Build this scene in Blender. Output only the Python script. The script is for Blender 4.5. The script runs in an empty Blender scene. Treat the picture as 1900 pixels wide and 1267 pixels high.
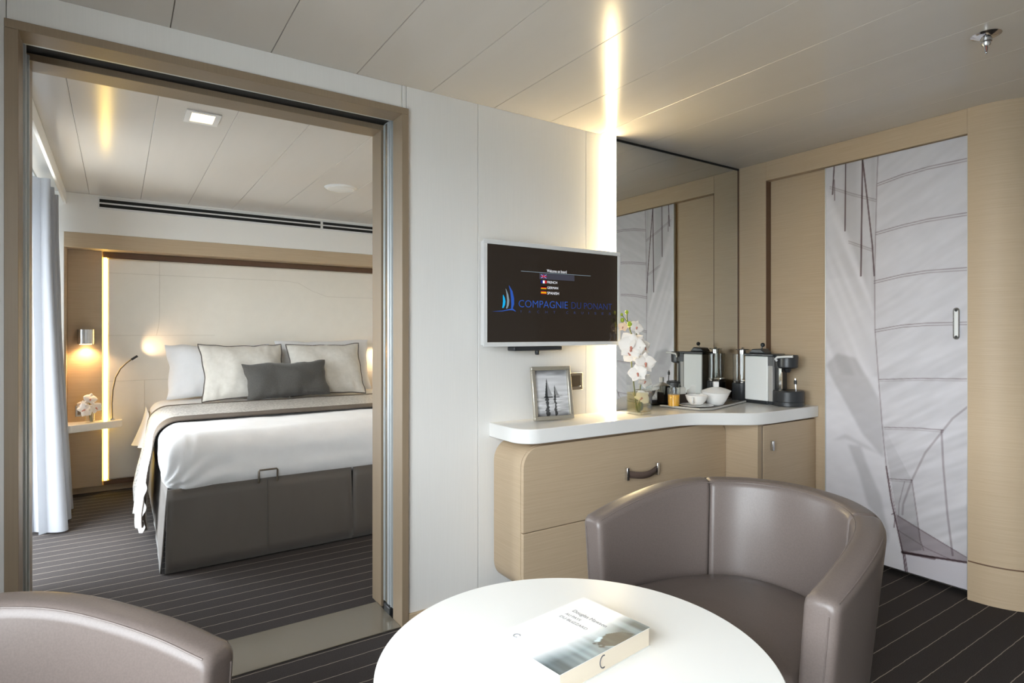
import bpy, math, random
import numpy as np
from mathutils import Vector, Matrix, noise

random.seed(4)
SC = bpy.context.scene
COL = SC.collection
PI = math.pi
R = math.radians

# ------------------------------------------------------------------ camera
CAM_H = 1.163
cd = bpy.data.cameras.new('camera')
cd.sensor_width = 36.0
cd.lens = 36.0 * 1101.0 / 1900.0
cd.shift_y = -(633.5 - 619.0) / 1900.0
cd.clip_start = 0.02
cam = bpy.data.objects.new('camera', cd)
COL.objects.link(cam)
cam.location = (0, 0, CAM_H)
cam.rotation_euler = (R(90), 0, -math.atan(732 / 1101.0))
SC.camera = cam

# ------------------------------------------------------------------ daylight
world = bpy.data.worlds.new('sky')
SC.world = world
world.use_nodes = True
wbg = world.node_tree.nodes['Background']
wbg.inputs['Color'].default_value = (0.90, 0.95, 1.0, 1)
wbg.inputs['Strength'].default_value = 15.5

SC.view_settings.view_transform = 'Standard'
SC.view_settings.look = 'None'
SC.view_settings.gamma = 1.0
SC.view_settings.use_curve_mapping = False
SC.view_settings.exposure = 0.28
SC.cycles.max_bounces = 14
SC.cycles.diffuse_bounces = 6
SC.cycles.glossy_bounces = 5
SC.cycles.transmission_bounces = 10
SC.cycles.transparent_max_bounces = 12
SC.cycles.caustics_reflective = False
SC.cycles.caustics_refractive = False
SC.cycles.sample_clamp_indirect = 6.0

LED_MAIN = 50.0
LED_BED = 20.0
SCONCE_W = 9.0
DOWN_W = 12.0

# ------------------------------------------------------------------ materials
def s2l(c):
    return tuple((x / 12.92 if x <= 0.04045 else ((x + 0.055) / 1.055) ** 2.4) for x in c)

def mat(name, col=(.8, .8, .8), rough=.5, metal=0.0, spec=.5, trans=0.0, ior=1.45, emit=None, estr=0.0,
        sheen=0.0, coat=0.0, alpha=None):
    m = bpy.data.materials.new(name)
    m.use_nodes = True
    b = m.node_tree.nodes['Principled BSDF']
    b.inputs['Base Color'].default_value = (*col, 1)
    b.inputs['Roughness'].default_value = rough
    b.inputs['Metallic'].default_value = metal
    b.inputs['Specular IOR Level'].default_value = spec
    b.inputs['Transmission Weight'].default_value = trans
    b.inputs['IOR'].default_value = ior
    b.inputs['Sheen Weight'].default_value = sheen
    b.inputs['Coat Weight'].default_value = coat
    if emit:
        b.inputs['Emission Color'].default_value = (*emit, 1)
        b.inputs['Emission Strength'].default_value = estr
    return m

def nn(m, kind, **kw):
    n = m.node_tree.nodes.new(kind)
    for k, v in kw.items():
        setattr(n, k, v)
    return n

def lk(m, a, b):
    m.node_tree.links.new(a, b)

def noise_col(m, c1, c2, scale=(1, 1, 1), nscale=5.0, detail=4.0, coord='Object', lo=.35, hi=.65, bump=0.0, bdist=.002, rough=.6):
    b = m.node_tree.nodes['Principled BSDF']
    tc = nn(m, 'ShaderNodeTexCoord')
    mp = nn(m, 'ShaderNodeMapping')
    mp.inputs['Scale'].default_value = scale
    lk(m, tc.outputs[coord], mp.inputs['Vector'])
    nz = nn(m, 'ShaderNodeTexNoise')
    nz.inputs['Scale'].default_value = nscale
    nz.inputs['Detail'].default_value = detail
    nz.inputs['Roughness'].default_value = rough
    lk(m, mp.outputs['Vector'], nz.inputs['Vector'])
    cr = nn(m, 'ShaderNodeValToRGB')
    cr.color_ramp.elements[0].position = lo
    cr.color_ramp.elements[1].position = hi
    cr.color_ramp.elements[0].color = (*c1, 1)
    cr.color_ramp.elements[1].color = (*c2, 1)
    lk(m, nz.outputs['Fac'], cr.inputs['Fac'])
    lk(m, cr.outputs['Color'], b.inputs['Base Color'])
    if bump:
        bp = nn(m, 'ShaderNodeBump')
        bp.inputs['Strength'].default_value = bump
        bp.inputs['Distance'].default_value = bdist
        lk(m, nz.outputs['Fac'], bp.inputs['Height'])
        lk(m, bp.outputs['Normal'], b.inputs['Normal'])
    return m

M = {}
M['wall'] = noise_col(mat('white_wall_laminate', rough=.55), (.75, .735, .705), (.77, .755, .725), (60, 60, 1), 6, bump=.03, bdist=.001)
M['wall_bed'] = mat('bedroom_wall_paint', (.86, .84, .80), .6)
M['ceiling'] = noise_col(mat('ceiling_satin_metal', rough=.19, spec=.5), (.61, .58, .54), (.63, .60, .56), (3, .3, 1), 2)
M['ceiling_core'] = mat('ceiling_core_grey', (.45, .43, .40), .8)
M['wood'] = noise_col(mat('veneer_beige', rough=.46, spec=.35), (.47, .355, .233), (.55, .43, .297), (1.6, 1.6, 90), 3.0, 6, lo=.25, hi=.75, bump=.05, bdist=.0008)
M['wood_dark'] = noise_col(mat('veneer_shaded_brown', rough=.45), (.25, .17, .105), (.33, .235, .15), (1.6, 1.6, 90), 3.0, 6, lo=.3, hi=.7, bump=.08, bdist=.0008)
M['wood_v'] = noise_col(mat('frame_lacquer_beige', rough=.4), (.26, .195, .13), (.28, .21, .14), (60, 60, 1), 3, 4)
M['edge'] = mat('edge_brown', (.13, .07, .04), .5)
M['alu'] = noise_col(mat('aluminium_brushed', rough=.4, metal=.45), (.55, .58, .585), (.60, .63, .635), (80, 80, .6), 4)
M['black'] = mat('black_gap', (.008, .008, .008), .7)
M['steel'] = mat('steel_satin', (.62, .62, .63), .25, 1.0)
M['chrome'] = mat('chrome', (.75, .75, .76), .08, 1.0)
M['sill'] = mat('threshold_taupe_metal', (.23, .205, .165), .13, .35)
M['mirror'] = mat('mirror_silver', (.74, .74, .70), .0, 1.0)
M['plastic_black'] = mat('plastic_black', (.018, .019, .021), .4)
M['plastic_dark'] = mat('plastic_charcoal', (.03, .032, .035), .35)
M['gloss_white'] = mat('white_gloss', (.80, .81, .79), .32, spec=.6)
M['white_plastic'] = mat('white_plastic', (.75, .75, .74), .3)
M['solid'] = mat('white_solid_surface', (.80, .79, .765), .2, spec=.5)
M['table'] = mat('white_table_laminate', (.84, .84, .82), .32)
M['ceramic'] = mat('porcelain', (.82, .81, .79), .12, coat=.3)
M['leather'] = noise_col(mat('leather_taupe', rough=.36, spec=.5), (.122, .098, .088), (.138, .111, .100), (1, 1, 1), 260, 2, bump=.12, bdist=.0006)
M['stitch'] = mat('stitch_taupe', (.10, .08, .07), .5)
M['linen'] = noise_col(mat('bed_linen_white', rough=.8, sheen=.2), (.70, .70, .705), (.74, .74, .745), (1, 1, 1), 8, bump=.05, bdist=.01)
M['cream'] = noise_col(mat('cushion_cream', rough=.75, sheen=.2), (.60, .57, .51), (.66, .63, .57), (1, 1, 1), 30)
M['piping'] = mat('piping_dark', (.09, .075, .065), .6)
M['cushion_dark'] = noise_col(mat('cushion_charcoal', rough=.85, sheen=.3), (.055, .052, .047), (.085, .08, .072), (1, 1, 1), 220, 2)
M['skirt'] = noise_col(mat('skirt_brown_satin', rough=.42, sheen=.3), (.098, .084, .073), (.102, .088, .077), (4, 4, 1), 5)
M['runner'] = noise_col(mat('runner_sequin_grey', rough=.38, spec=.7), (.30, .285, .265), (.66, .635, .60), (1, 1, 1), 85, 4, lo=.38, hi=.62, bump=.7, bdist=.004)
M['runner_border'] = mat('runner_border_taupe', (.10, .08, .065), .6)
M['runner_lining'] = mat('runner_satin_lining', (.42, .40, .39), .3, sheen=.2)
M['curtain'] = mat('curtain_white', (.38, .39, .42), .8)
M['headboard'] = noise_col(mat('headboard_ivory_leather', rough=.5), (.80, .75, .66), (.82, .77, .68), (1, 1, 1), 12)
M['groove'] = mat('headboard_seam', (.60, .55, .46), .7)
M['sachet'] = mat('paper_white', (.78, .77, .72), .7)
M['boxdark'] = mat('sachet_box_brown', (.05, .037, .03), .45)
M['tray'] = mat('tray_grey_leather', (.20, .18, .16), .4)
M['tray_rim'] = mat('tray_rim_grey', (.38, .37, .35), .35)
M['juice'] = mat('orange_juice', (.85, .42, .015), .3)
M['stem'] = mat('stem_green_brown', (.10, .12, .03), .5)
M['bud'] = mat('bud_green', (.32, .42, .03), .45)
M['petal'] = mat('petal_white', (.85, .80, .74), .55)
M['petal_peach'] = mat('petal_peach', (.85, .62, .42), .55)
M['lip'] = mat('orchid_lip_pink', (.55, .22, .16), .5)
M['pages'] = mat('book_pages', (.70, .62, .50), .8)
M['paper'] = mat('book_paper_white', (.82, .82, .80), .5)
M['ink'] = mat('ink_grey', (.10, .10, .11), .6)
M['photo_frame'] = mat('frame_champagne_silver', (.62, .58, .50), .25, .8)
M['tvwhite'] = mat('tv_white_bezel', (.70, .70, .69), .25)
M['tvscreen'] = mat('tv_black_glass', (.006, .005, .005), .10, emit=(.020, .015, .011), estr=.8)
M['socket'] = mat('socket_plate_steel', (.55, .53, .50), .22, 1.0)
M['socket_in'] = mat('socket_insert_taupe', (.16, .13, .10), .3, .6)
M['strap'] = mat('leather_strap_brown', (.11, .075, .06), .5)

def emis(name, col, st):
    m = bpy.data.materials.new(name)
    m.use_nodes = True
    nt = m.node_tree
    nt.nodes.remove(nt.nodes['Principled BSDF'])
    e = nt.nodes.new('ShaderNodeEmission')
    e.inputs['Color'].default_value = (*col, 1)
    e.inputs['Strength'].default_value = st
    nt.links.new(e.outputs[0], nt.nodes['Material Output'].inputs['Surface'])
    return m

M['led'] = emis('led_warm_white', (1.0, .77, .42), LED_MAIN)
M['led_bed'] = emis('led_warm_yellow', (1.0, .68, .15), LED_BED)
M['lamp'] = emis('lamp_diffuser_warm', (1.0, .78, .45), 3.2)
M['lamp_sconce'] = emis('sconce_diffuser_warm', (1.0, .66, .32), 10.0)

def glass_thin(name, tint=(1, 1, 1), gloss=.12):
    m = bpy.data.materials.new(name)
    m.use_nodes = True
    nt = m.node_tree
    nt.nodes.remove(nt.nodes['Principled BSDF'])
    t = nt.nodes.new('ShaderNodeBsdfTransparent')
    t.inputs['Color'].default_value = (*tint, 1)
    g = nt.nodes.new('ShaderNodeBsdfGlossy')
    g.inputs['Roughness'].default_value = .02
    lw = nt.nodes.new('ShaderNodeLayerWeight')
    lw.inputs['Blend'].default_value = .5
    pw = nt.nodes.new('ShaderNodeMath'); pw.operation = 'POWER'; pw.inputs[1].default_value = 4.0
    f = nt.nodes.new('ShaderNodeMath'); f.operation = 'MULTIPLY_ADD'; f.inputs[1].default_value = .7; f.inputs[2].default_value = .06
    nt.links.new(lw.outputs['Facing'], pw.inputs[0])
    nt.links.new(pw.outputs[0], f.inputs[0])
    mx = nt.nodes.new('ShaderNodeMixShader')
    nt.links.new(f.outputs[0], mx.inputs['Fac'])
    nt.links.new(t.outputs[0], mx.inputs[1])
    nt.links.new(g.outputs[0], mx.inputs[2])
    nt.links.new(mx.outputs[0], nt.nodes['Material Output'].inputs['Surface'])
    return m
M['pane'] = glass_thin('window_glass', (.97, .99, .99))
M['glass'] = glass_thin('clear_glass', (.985, .99, .985))
M['water'] = glass_thin('flower_water_amber', (.99, .93, .72))  # yellowish water; amber tint also paints in the light strip's warm glow
M['tank'] = glass_thin('tank_smoked_clear', (.95, .95, .94))

def curtain_mat():
    m = M['curtain']
    nt = m.node_tree
    b = nt.nodes['Principled BSDF']
    tr = nt.nodes.new('ShaderNodeBsdfTranslucent')
    tr.inputs['Color'].default_value = (.60, .64, .70, 1)
    mx = nt.nodes.new('ShaderNodeMixShader')
    mx.inputs['Fac'].default_value = .14
    nt.links.new(b.outputs[0], mx.inputs[1])
    nt.links.new(tr.outputs[0], mx.inputs[2])
    nt.links.new(mx.outputs[0], nt.nodes['Material Output'].inputs['Surface'])
curtain_mat()

def carpet_mat():
    m = mat('carpet_pinstripe', rough=.95, spec=.1, sheen=.03)
    b = m.node_tree.nodes['Principled BSDF']
    tc = nn(m, 'ShaderNodeTexCoord')
    sp = nn(m, 'ShaderNodeSeparateXYZ')
    lk(m, tc.outputs['Object'], sp.inputs[0])
    # slight waviness of the woven stripes
    wz = nn(m, 'ShaderNodeTexNoise')
    wz.inputs['Scale'].default_value = 35
    wz.inputs['Detail'].default_value = 2
    lk(m, tc.outputs['Object'], wz.inputs['Vector'])
    ws = nn(m, 'ShaderNodeMath', operation='MULTIPLY_ADD')
    ws.inputs[1].default_value = .005
    lk(m, wz.outputs['Fac'], ws.inputs[0])
    lk(m, sp.outputs['Y'], ws.inputs[2])
    dv = nn(m, 'ShaderNodeMath', operation='DIVIDE')
    dv.inputs[1].default_value = .0857
    lk(m, ws.outputs[0], dv.inputs[0])
    fr = nn(m, 'ShaderNodeMath', operation='FRACT')
    lk(m, dv.outputs[0], fr.inputs[0])
    sb = nn(m, 'ShaderNodeMath', operation='SUBTRACT')
    sb.inputs[1].default_value = .5
    lk(m, fr.outputs[0], sb.inputs[0])
    ab = nn(m, 'ShaderNodeMath', operation='ABSOLUTE')
    lk(m, sb.outputs[0], ab.inputs[0])
    lt = nn(m, 'ShaderNodeMapRange')
    lt.inputs['From Min'].default_value = .007
    lt.inputs['From Max'].default_value = .022
    lt.inputs['To Min'].default_value = 1.0
    lt.inputs['To Max'].default_value = 0.0
    lk(m, ab.outputs[0], lt.inputs['Value'])
    pz = nn(m, 'ShaderNodeTexNoise')
    pz.inputs['Scale'].default_value = 420
    pz.inputs['Detail'].default_value = 3
    lk(m, tc.outputs['Object'], pz.inputs['Vector'])
    cr = nn(m, 'ShaderNodeValToRGB')
    cr.color_ramp.elements[0].position = .3
    cr.color_ramp.elements[1].position = .7
    cr.color_ramp.elements[0].color = (.024, .020, .019, 1)
    cr.color_ramp.elements[1].color = (.062, .054, .053, 1)
    lk(m, pz.outputs['Fac'], cr.inputs['Fac'])
    mx = nn(m, 'ShaderNodeMix', data_type='RGBA')
    lk(m, lt.outputs['Result'], mx.inputs['Factor'])
    lk(m, cr.outputs['Color'], mx.inputs[6])
    mx.inputs[7].default_value = (.36, .31, .26, 1)
    lk(m, mx.outputs[2], b.inputs['Base Color'])
    bp = nn(m, 'ShaderNodeBump')
    bp.inputs['Strength'].default_value = .6
    bp.inputs['Distance'].default_value = .004
    lk(m, pz.outputs['Fac'], bp.inputs['Height'])
    lk(m, bp.outputs['Normal'], b.inputs['Normal'])
    return m
M['carpet'] = carpet_mat()

def print_mat(name, rough):
    m = mat(name, rough=rough)
    a = nn(m, 'ShaderNodeVertexColor', layer_name='print')
    lk(m, a.outputs['Color'], m.node_tree.nodes['Principled BSDF'].inputs['Base Color'])
    return m
M['print_door'] = print_mat('sail_print_laminate', .32)
M['print_photo'] = print_mat('photo_print_gloss', .2)
M['print_book'] = print_mat('book_cover_print', .35)

# ------------------------------------------------------------------ mesh helpers
class MB:
    def __init__(s):
        s.v = []; s.f = []
    def add(s, v, f):
        o = len(s.v)
        s.v += [tuple(p) for p in v]
        s.f += [tuple(i + o for i in q) for q in f]
        return s
    def box(s, a, b):
        (x0, y0, z0), (x1, y1, z1) = a, b
        return s.add([(x0, y0, z0), (x1, y0, z0), (x1, y1, z0), (x0, y1, z0), (x0, y0, z1), (x1, y0, z1), (x1, y1, z1), (x0, y1, z1)],
                     [(3, 2, 1, 0), (4, 5, 6, 7), (0, 1, 5, 4), (1, 2, 6, 5), (2, 3, 7, 6), (3, 0, 4, 7)])
    def prism(s, poly, lo, hi, axis='z'):
        n = len(poly)
        def pt(p, h):
            if axis == 'z': return (p[0], p[1], h)
            if axis == 'y': return (p[0], h, p[1])
            return (h, p[0], p[1])
        return s.add([pt(p, lo) for p in poly] + [pt(p, hi) for p in poly],
                     [tuple(reversed(range(n))), tuple(range(n, 2 * n))] + [(i, (i + 1) % n, n + (i + 1) % n, n + i) for i in range(n)])
    def lathe(s, prof, c=(0, 0, 0), n=24, cap=True, ang=2 * PI):
        vs = []; fs = []
        k = len(prof)
        for i in range(n):
            a = ang * i / n
            for r, z in prof:
                vs.append((c[0] + r * math.cos(a), c[1] + r * math.sin(a), c[2] + z))
        for i in range(n):
            j = (i + 1) % n
            for q in range(k - 1):
                fs.append((i * k + q, j * k + q, j * k + q + 1, i * k + q + 1))
        if cap:
            if prof[0][0] > 1e-6: fs.append(tuple(reversed([i * k for i in range(n)])))
            if prof[-1][0] > 1e-6: fs.append(tuple(i * k + k - 1 for i in range(n)))
        return s.add(vs, fs)
    def tube(s, pts, r, n=8, closed=False):
        pts = [Vector(p) for p in pts]
        N = len(pts)
        rr = r if isinstance(r, (list, tuple)) else [r] * N
        vs = []; fs = []
        up = Vector((0, 0, 1))
        prev = None
        for i, p in enumerate(pts):
            if closed: t = pts[(i + 1) % N] - pts[i - 1]
            else: t = pts[min(i + 1, N - 1)] - pts[max(i - 1, 0)]
            t.normalize()
            if prev is None:
                a = up if abs(t.dot(up)) < .9 else Vector((1, 0, 0))
                u = t.cross(a).normalized()
            else:
                u = (prev - t * prev.dot(t)).normalized()
            prev = u
            w = t.cross(u)
            for k in range(n):
                an = 2 * PI * k / n
                vs.append(p + (u * math.cos(an) + w * math.sin(an)) * rr[i])
        for i in range(N if closed else N - 1):
            j = (i + 1) % N
            for k in range(n):
                l = (k + 1) % n
                fs.append((i * n + k, i * n + l, j * n + l, j * n + k))
        if not closed:
            fs.append(tuple(reversed(range(n))))
            fs.append(tuple((N - 1) * n + k for k in range(n)))
        return s.add(vs, fs)
    def grid(s, fn, nu, nv, close_u=False):
        vs = [fn(i / (nu if close_u else nu - 1), j / (nv - 1)) for j in range(nv) for i in range(nu)]
        fs = []
        for j in range(nv - 1):
            for i in range(nu if close_u else nu - 1):
                k = (i + 1) % nu
                fs.append((j * nu + i, j * nu + k, (j + 1) * nu + k, (j + 1) * nu + i))
        return s.add(vs, fs)
    def sphere(s, c, r, n=14, m=8, sc=(1, 1, 1)):
        prof = [(max(1e-7, r * math.sin(PI * j / m)), -r * math.cos(PI * j / m)) for j in range(m + 1)]
        b = MB().lathe(prof, n=n, cap=False)
        return s.add([(c[0] + x * sc[0], c[1] + y * sc[1], c[2] + z * sc[2]) for x, y, z in b.v], b.f)
    def mesh(s, name, m, smooth=40):
        me = bpy.data.meshes.new(name)
        me.from_pydata(s.v, [], s.f)
        me.materials.append(m)
        if smooth:
            me.polygons.foreach_set('use_smooth', [True] * len(me.polygons))
            me.set_sharp_from_angle(angle=R(smooth))
        me.update()
        return me
    def build(s, name, m, parent=None, smooth=40, bevel=0, seg=2, ang=35, subsurf=0):
        o = bpy.data.objects.new(name, s.mesh(name, m, smooth))
        COL.objects.link(o)
        if parent: o.parent = parent
        if bevel:
            md = o.modifiers.new('bevel', 'BEVEL')
            md.width = bevel; md.segments = seg; md.limit_method = 'ANGLE'; md.angle_limit = R(ang)
            md.harden_normals = False
        if subsurf:
            md = o.modifiers.new('sub', 'SUBSURF'); md.levels = subsurf; md.render_levels = subsurf
        return o

def tag(o, label, cat, group=None, kind=None):
    o['label'] = label
    o['category'] = cat
    if group: o['group'] = group
    if kind: o['kind'] = kind
    return o

def empty(name, loc=(0, 0, 0), rz=0):
    o = bpy.data.objects.new(name, None)
    COL.objects.link(o)
    o.location = loc
    o.rotation_euler = (0, 0, rz)
    o.empty_display_size = .05
    return o

def thing(name, label, cat, loc=(0, 0, 0), rz=0, group=None, kind=None):
    return tag(empty(name, loc, rz), label, cat, group, kind)

def box(name, a, b, m, parent=None, bevel=0, **k):
    return MB().box(a, b).build(name, M[m], parent, bevel=bevel, **k)

def struct(name, label, cat='wall'):
    return thing(name, label, cat, kind='structure')

def light(name, kind, loc, energy, col, parent=None, **kw):
    d = bpy.data.lights.new(name, kind)
    d.energy = energy
    d.color = col
    rot = kw.pop('rot', None)
    for k, v in kw.items(): setattr(d, k, v)
    o = bpy.data.objects.new(name, d)
    COL.objects.link(o)
    o.location = loc
    if rot: o.rotation_euler = rot
    if parent: o.parent = parent
    return o

def aim(o, target):
    o.rotation_euler = (Vector(target) - Vector(o.location)).to_track_quat('-Z', 'Y').to_euler()

def arc(cx, cy, r, a0, a1, n=8):
    return [(cx + r * math.cos(R(a0 + (a1 - a0) * i / n)), cy + r * math.sin(R(a0 + (a1 - a0) * i / n))) for i in range(n + 1)]

# ------------------------------------------------------------------ dimensions
CZ = 2.15            # ceiling
YW = 2.205           # partition wall, room side
YB = 2.505           # partition wall, bedroom side
XR = 3.10            # wooden wall
XL = -0.85           # outer wall with the windows
YH = 5.15            # bedroom end wall above the headboard niche
YBACK = -1.9
XFAR = 4.5

# ------------------------------------------------------------------ floor
fl = MB().box((XL - .2, YBACK, -.08), (XFAR, YW + .11, 0)).build('floor', M['carpet'])
fl.location.y = .731 - .0857 / 2 - .0025
for v in fl.data.vertices: v.co.y -= fl.location.y
tag(fl, 'dark brown pinstriped carpet of the sitting room', 'floor', kind='structure')
fl2 = MB().box((XL - .2, YW + .11, -.08), (2.75, 5.6, 0)).build('floor', M['carpet'])
fl2.location.y = 2.551 - .0857 / 2 - .0025
for v in fl2.data.vertices: v.co.y -= fl2.location.y
tag(fl2, 'grey pinstriped carpet around the bed', 'floor', kind='structure')

# ------------------------------------------------------------------ ceiling
ce = MB().box((XL - .2, YBACK, CZ + .012), (XFAR, 5.6, CZ + .1)).build('ceiling', M['ceiling_core'])
tag(ce, 'satin beige metal panel ceiling over both rooms', 'ceiling', kind='structure')
PW = .3075
def ceil_panels(x0, x1, y0, y1):
    k0 = math.floor((x0 - .142) / PW)
    cache = None
    k = k0
    while .142 + k * PW < x1:
        a = max(x0, .142 + k * PW); b = min(x1, .142 + (k + 1) * PW)
        g = .0005
        if b - a > .02:
            box('ceiling_panel', (a + g, y0, CZ), (b - g, y1, CZ + .0119), 'ceiling', ce, bevel=.0014, seg=1)
        k += 1
ceil_panels(XL, XFAR, YBACK, YW + .015)
ceil_panels(XL, 2.7, YB - .01, YH + .02)

# ------------------------------------------------------------------ partition wall with the opening
DX0, DX1, DZ = -.235, .935, 2.03       # clear opening
CX0, CX1, CZT = -.267, .963, 2.056     # outer edge of the casing
wf = struct('wall_front', 'white panelled partition wall between sitting room and bedroom')
box('wall_core', (XL, YW + .018, 0), (CX0 + .005, YB, CZ), 'wall', wf)
box('wall_core', (CX1 - .005, YW + .018, 0), (XR, 2.28, CZ), 'wall', wf)
box('wall_core', (CX1 + .12, 2.43, 0), (2.75, YB, CZ), 'wall_bed', wf)
box('wall_core', (CX0 + .005, YW + .018, CZT - .002), (CX1 - .005, YB, CZ), 'wall', wf)
def wpanel(x0, x1, z0=0.0, z1=CZ):
    box('wall_panel', (x0 + .0008, YW, z0), (x1 - .0008, YW + .0179, z1), 'wall', wf, bevel=.0012, seg=1)
wpanel(XL, CX0 + .003)
wpanel(CX0 + .003, .942, CZT - .004)
wpanel(.942, CX1 - .003, CZT - .004)
wpanel(CX1 - .003, 1.291)
wpanel(1.291, 1.898)
wpanel(1.898, 2.046)

d1 = struct('door_1', 'wide opening to the bedroom with beige wooden frame and pocket sliding door', 'doorway')
YF = 2.188
# casing: face, then reveals; room side
for (x0, x1) in ((CX0, DX0), (DX1, CX1)):
    box('casing', (x0, YF, 0), (x1, 2.283, DZ), 'wood_v', d1, bevel=.0015)
box('casing', (CX0, YF, DZ), (CX1, 2.283, CZT), 'wood_v', d1, bevel=.0015)
# black strips filling the gaps around the sliding leaf
box('gap_strip', (DX1 + .006, 2.283, .0), (DX1 + .05, 2.293, DZ + .01), 'black', d1)
box('gap_strip', (DX1 + .010, 2.398, .0), (DX1 + .05, 2.413, DZ + .01), 'black', d1)
box('gap_strip', (DX0 - .03, 2.283, .0), (DX0 - .003, 2.296, DZ + .01), 'black', d1)
# aluminium leading edge of the sliding leaf, profiled
leaf = box('sliding_leaf', (DX1 + .006, 2.296, .035), (DX1 + .11, 2.392, DZ + .02), 'alu', d1, bevel=.002)
for y in (2.302, 2.326, 2.336, 2.378):
    box('leaf_rib', (DX1 - .0005, y, .04), (DX1 + .0065, y + .008, DZ + .01), 'alu', leaf, bevel=.0015)
box('leaf_slot', (DX1 + .002, 2.350, .04), (DX1 + .0062, 2.368, DZ + .01), 'sill', leaf)
box('leaf_guide', (DX1 - .004, 2.312, .002), (DX1 + .06, 2.374, .034), 'plastic_black', d1, bevel=.004)
# receiving channel on the window side
ch = box('channel', (DX0 - .03, 2.296, 0), (DX0 - .002, 2.413, DZ + .01), 'alu', d1)
for y in (2.31, 2.395):
    box('channel_lip', (DX0 - .002, y, 0), (DX0 + .004, y + .012, DZ + .01), 'alu', ch)
# inner jambs, bedroom side
box('inner_jamb', (DX0 - .03, 2.413, 0), (DX0, YB + .012, DZ), 'wood_v', d1, bevel=.0015)
box('inner_jamb', (DX1, 2.413, 0), (DX1 + .12, YB + .012, DZ), 'wood_v', d1, bevel=.0015)
box('inner_head', (DX0 - .03, 2.413, DZ), (DX1 + .12, YB + .012, DZ + .05), 'wood_v', d1, bevel=.0015)
# track in the head
box('track_recess', (DX0 - .03, 2.283, DZ + .022), (DX1 + .01, 2.413, DZ + .0255), 'black', d1)
box('track_rail', (DX0, 2.290, DZ + .004), (DX1, 2.302, DZ + .0215), 'alu', d1, bevel=.001)
box('threshold', (DX0 + .0005, 2.197, .0002), (DX1 - .0005, 2.462, .005), 'sill', d1, bevel=.003)

# skirting strip of the partition wall
bb = box('baseboard_front', (CX1 + .001, YW - .012, .0003), (1.36, YW - .0003, .045), 'wood', bevel=.002)
tag(bb, 'low beige skirting under the white wall beside the opening', 'baseboard', kind='structure')

# ------------------------------------------------------------------ light slot + mirror
ls = thing('light_strip', 'glowing warm vertical light strip between television wall and mirror', 'light', (2.0595, YW, .7765))
mb = MB()
prof = [(-.011, .012), (-.011, -.020), (-.007, -.026), (0, -.028), (.007, -.026), (.011, -.020), (.011, .012)]
mb.prism([(x, y) for x, y in prof], .001, CZ - .7765 - .002)
mb.build('diffuser', M['led'], ls, smooth=60)
box('shield', (.0112, -.0285, .001), (.0128, .0123, CZ - .7765 - .002), 'alu', ls)
box('channel', (-.0125, .0125, .001), (.0125, .0175, CZ - .7765 - .002), 'alu', ls)

mi = thing('wall_mirror', 'tall frameless mirror on the wall behind the coffee machine', 'mirror', (2.585, YW, .777))
box('mirror_glass', (-.512, .003, .001), (.512, .012, CZ - .777 - .012), 'mirror', mi)
box('top_trim', (-.512, -.001, CZ - .777 - .012), (.512, .012, CZ - .777 - .003), 'black', mi)
box('side_trim', (.507, -.001, .001), (.513, .0028, CZ - .777 - .012), 'edge', mi)
box('back_panel', (-.512, .0122, .001), (.512, .017, CZ - .777 - .003), 'plastic_black', mi)

# ------------------------------------------------------------------ wooden right wall
YS0, YS1 = 1.062, 1.692    # sliding sail door
wr = struct('wall_right', 'beige wood veneer wall with recessed panel beside the sail door')
box('corner_post', (XR, 2.030, 0), (XR + .16, 2.28, CZ), 'wood', wr, bevel=.002)
box('post_reveal_shade', (XR + .0005, 2.0265, 0), (XR + .0425, 2.0298, 2.038), 'edge', wr)  # dark brown sheet paints in the shade on the post's reveal
box('header', (XR, YS0 - .002, 2.040), (XR + .16, 2.0297, CZ), 'wood', wr, bevel=.002)
box('recess_panel', (XR + .043, YS1 - .10, 0), (XR + .16, 2.0264, 2.0398), 'wood', wr)
box('wall_backing', (XR + .10, YS0 - .002, 0), (XR + .16, YS1 - .1002, 2.0398), 'wood', wr)
# rounded corner towards the entrance
rc = .24
poly = [(XR + .16, YS0 - .0025), (XR, YS0 - .0025)] + arc(XR + rc, YS0 - .03, rc, 180, 270, 16) + [(XFAR, YS0 - .03 - rc), (XFAR, YS0 - .0025)]
MB().prism(poly, .172, CZ).build('rounded_corner', M['wood'], wr, smooth=50)
poly2 = [(XR + .16, YS0 - .0025), (XR + .003, YS0 - .0025)] + arc(XR + rc, YS0 - .03, rc - .003, 180, 270, 16) + [(XFAR, YS0 - .03 - rc + .003), (XFAR, YS0 - .0025)]
MB().prism(poly2, .166, .172).build('skirting_groove', M['edge'], wr, smooth=50)
poly = [(XR + .16, YS0 - .0025), (XR - .002, YS0 - .0025)] + arc(XR + rc, YS0 - .03, rc + .002, 180, 270, 16) + [(XFAR, YS0 - .032 - rc), (XFAR, YS0 - .0025)]
MB().prism(poly, 0, .166).build('skirting', M['wood'], wr, smooth=50)

# printed sliding door
d2 = struct('door_2', 'sliding door printed with a large photograph of white sails', 'door')
XD = 3.116
ZD0, ZD1 = .035, 2.036
box('door_leaf', (XD + .001, YS0 + .001, ZD0), (XD + .022, YS1, ZD1), 'gloss_white', d2)
box('edge_trim', (XD - .002, YS0 + .0005, ZD0), (XD + .012, YS0 + .0040, ZD1), 'alu', d2)
box('edge_trim', (XD - .002, YS1 - .0005, ZD0), (XD + .012, YS1 + .004, ZD1), 'alu', d2)
box('bottom_rail', (XD - .001, YS0 + .001, ZD0 - .005), (XD + .022, YS1, ZD0), 'steel', d2)

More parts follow.
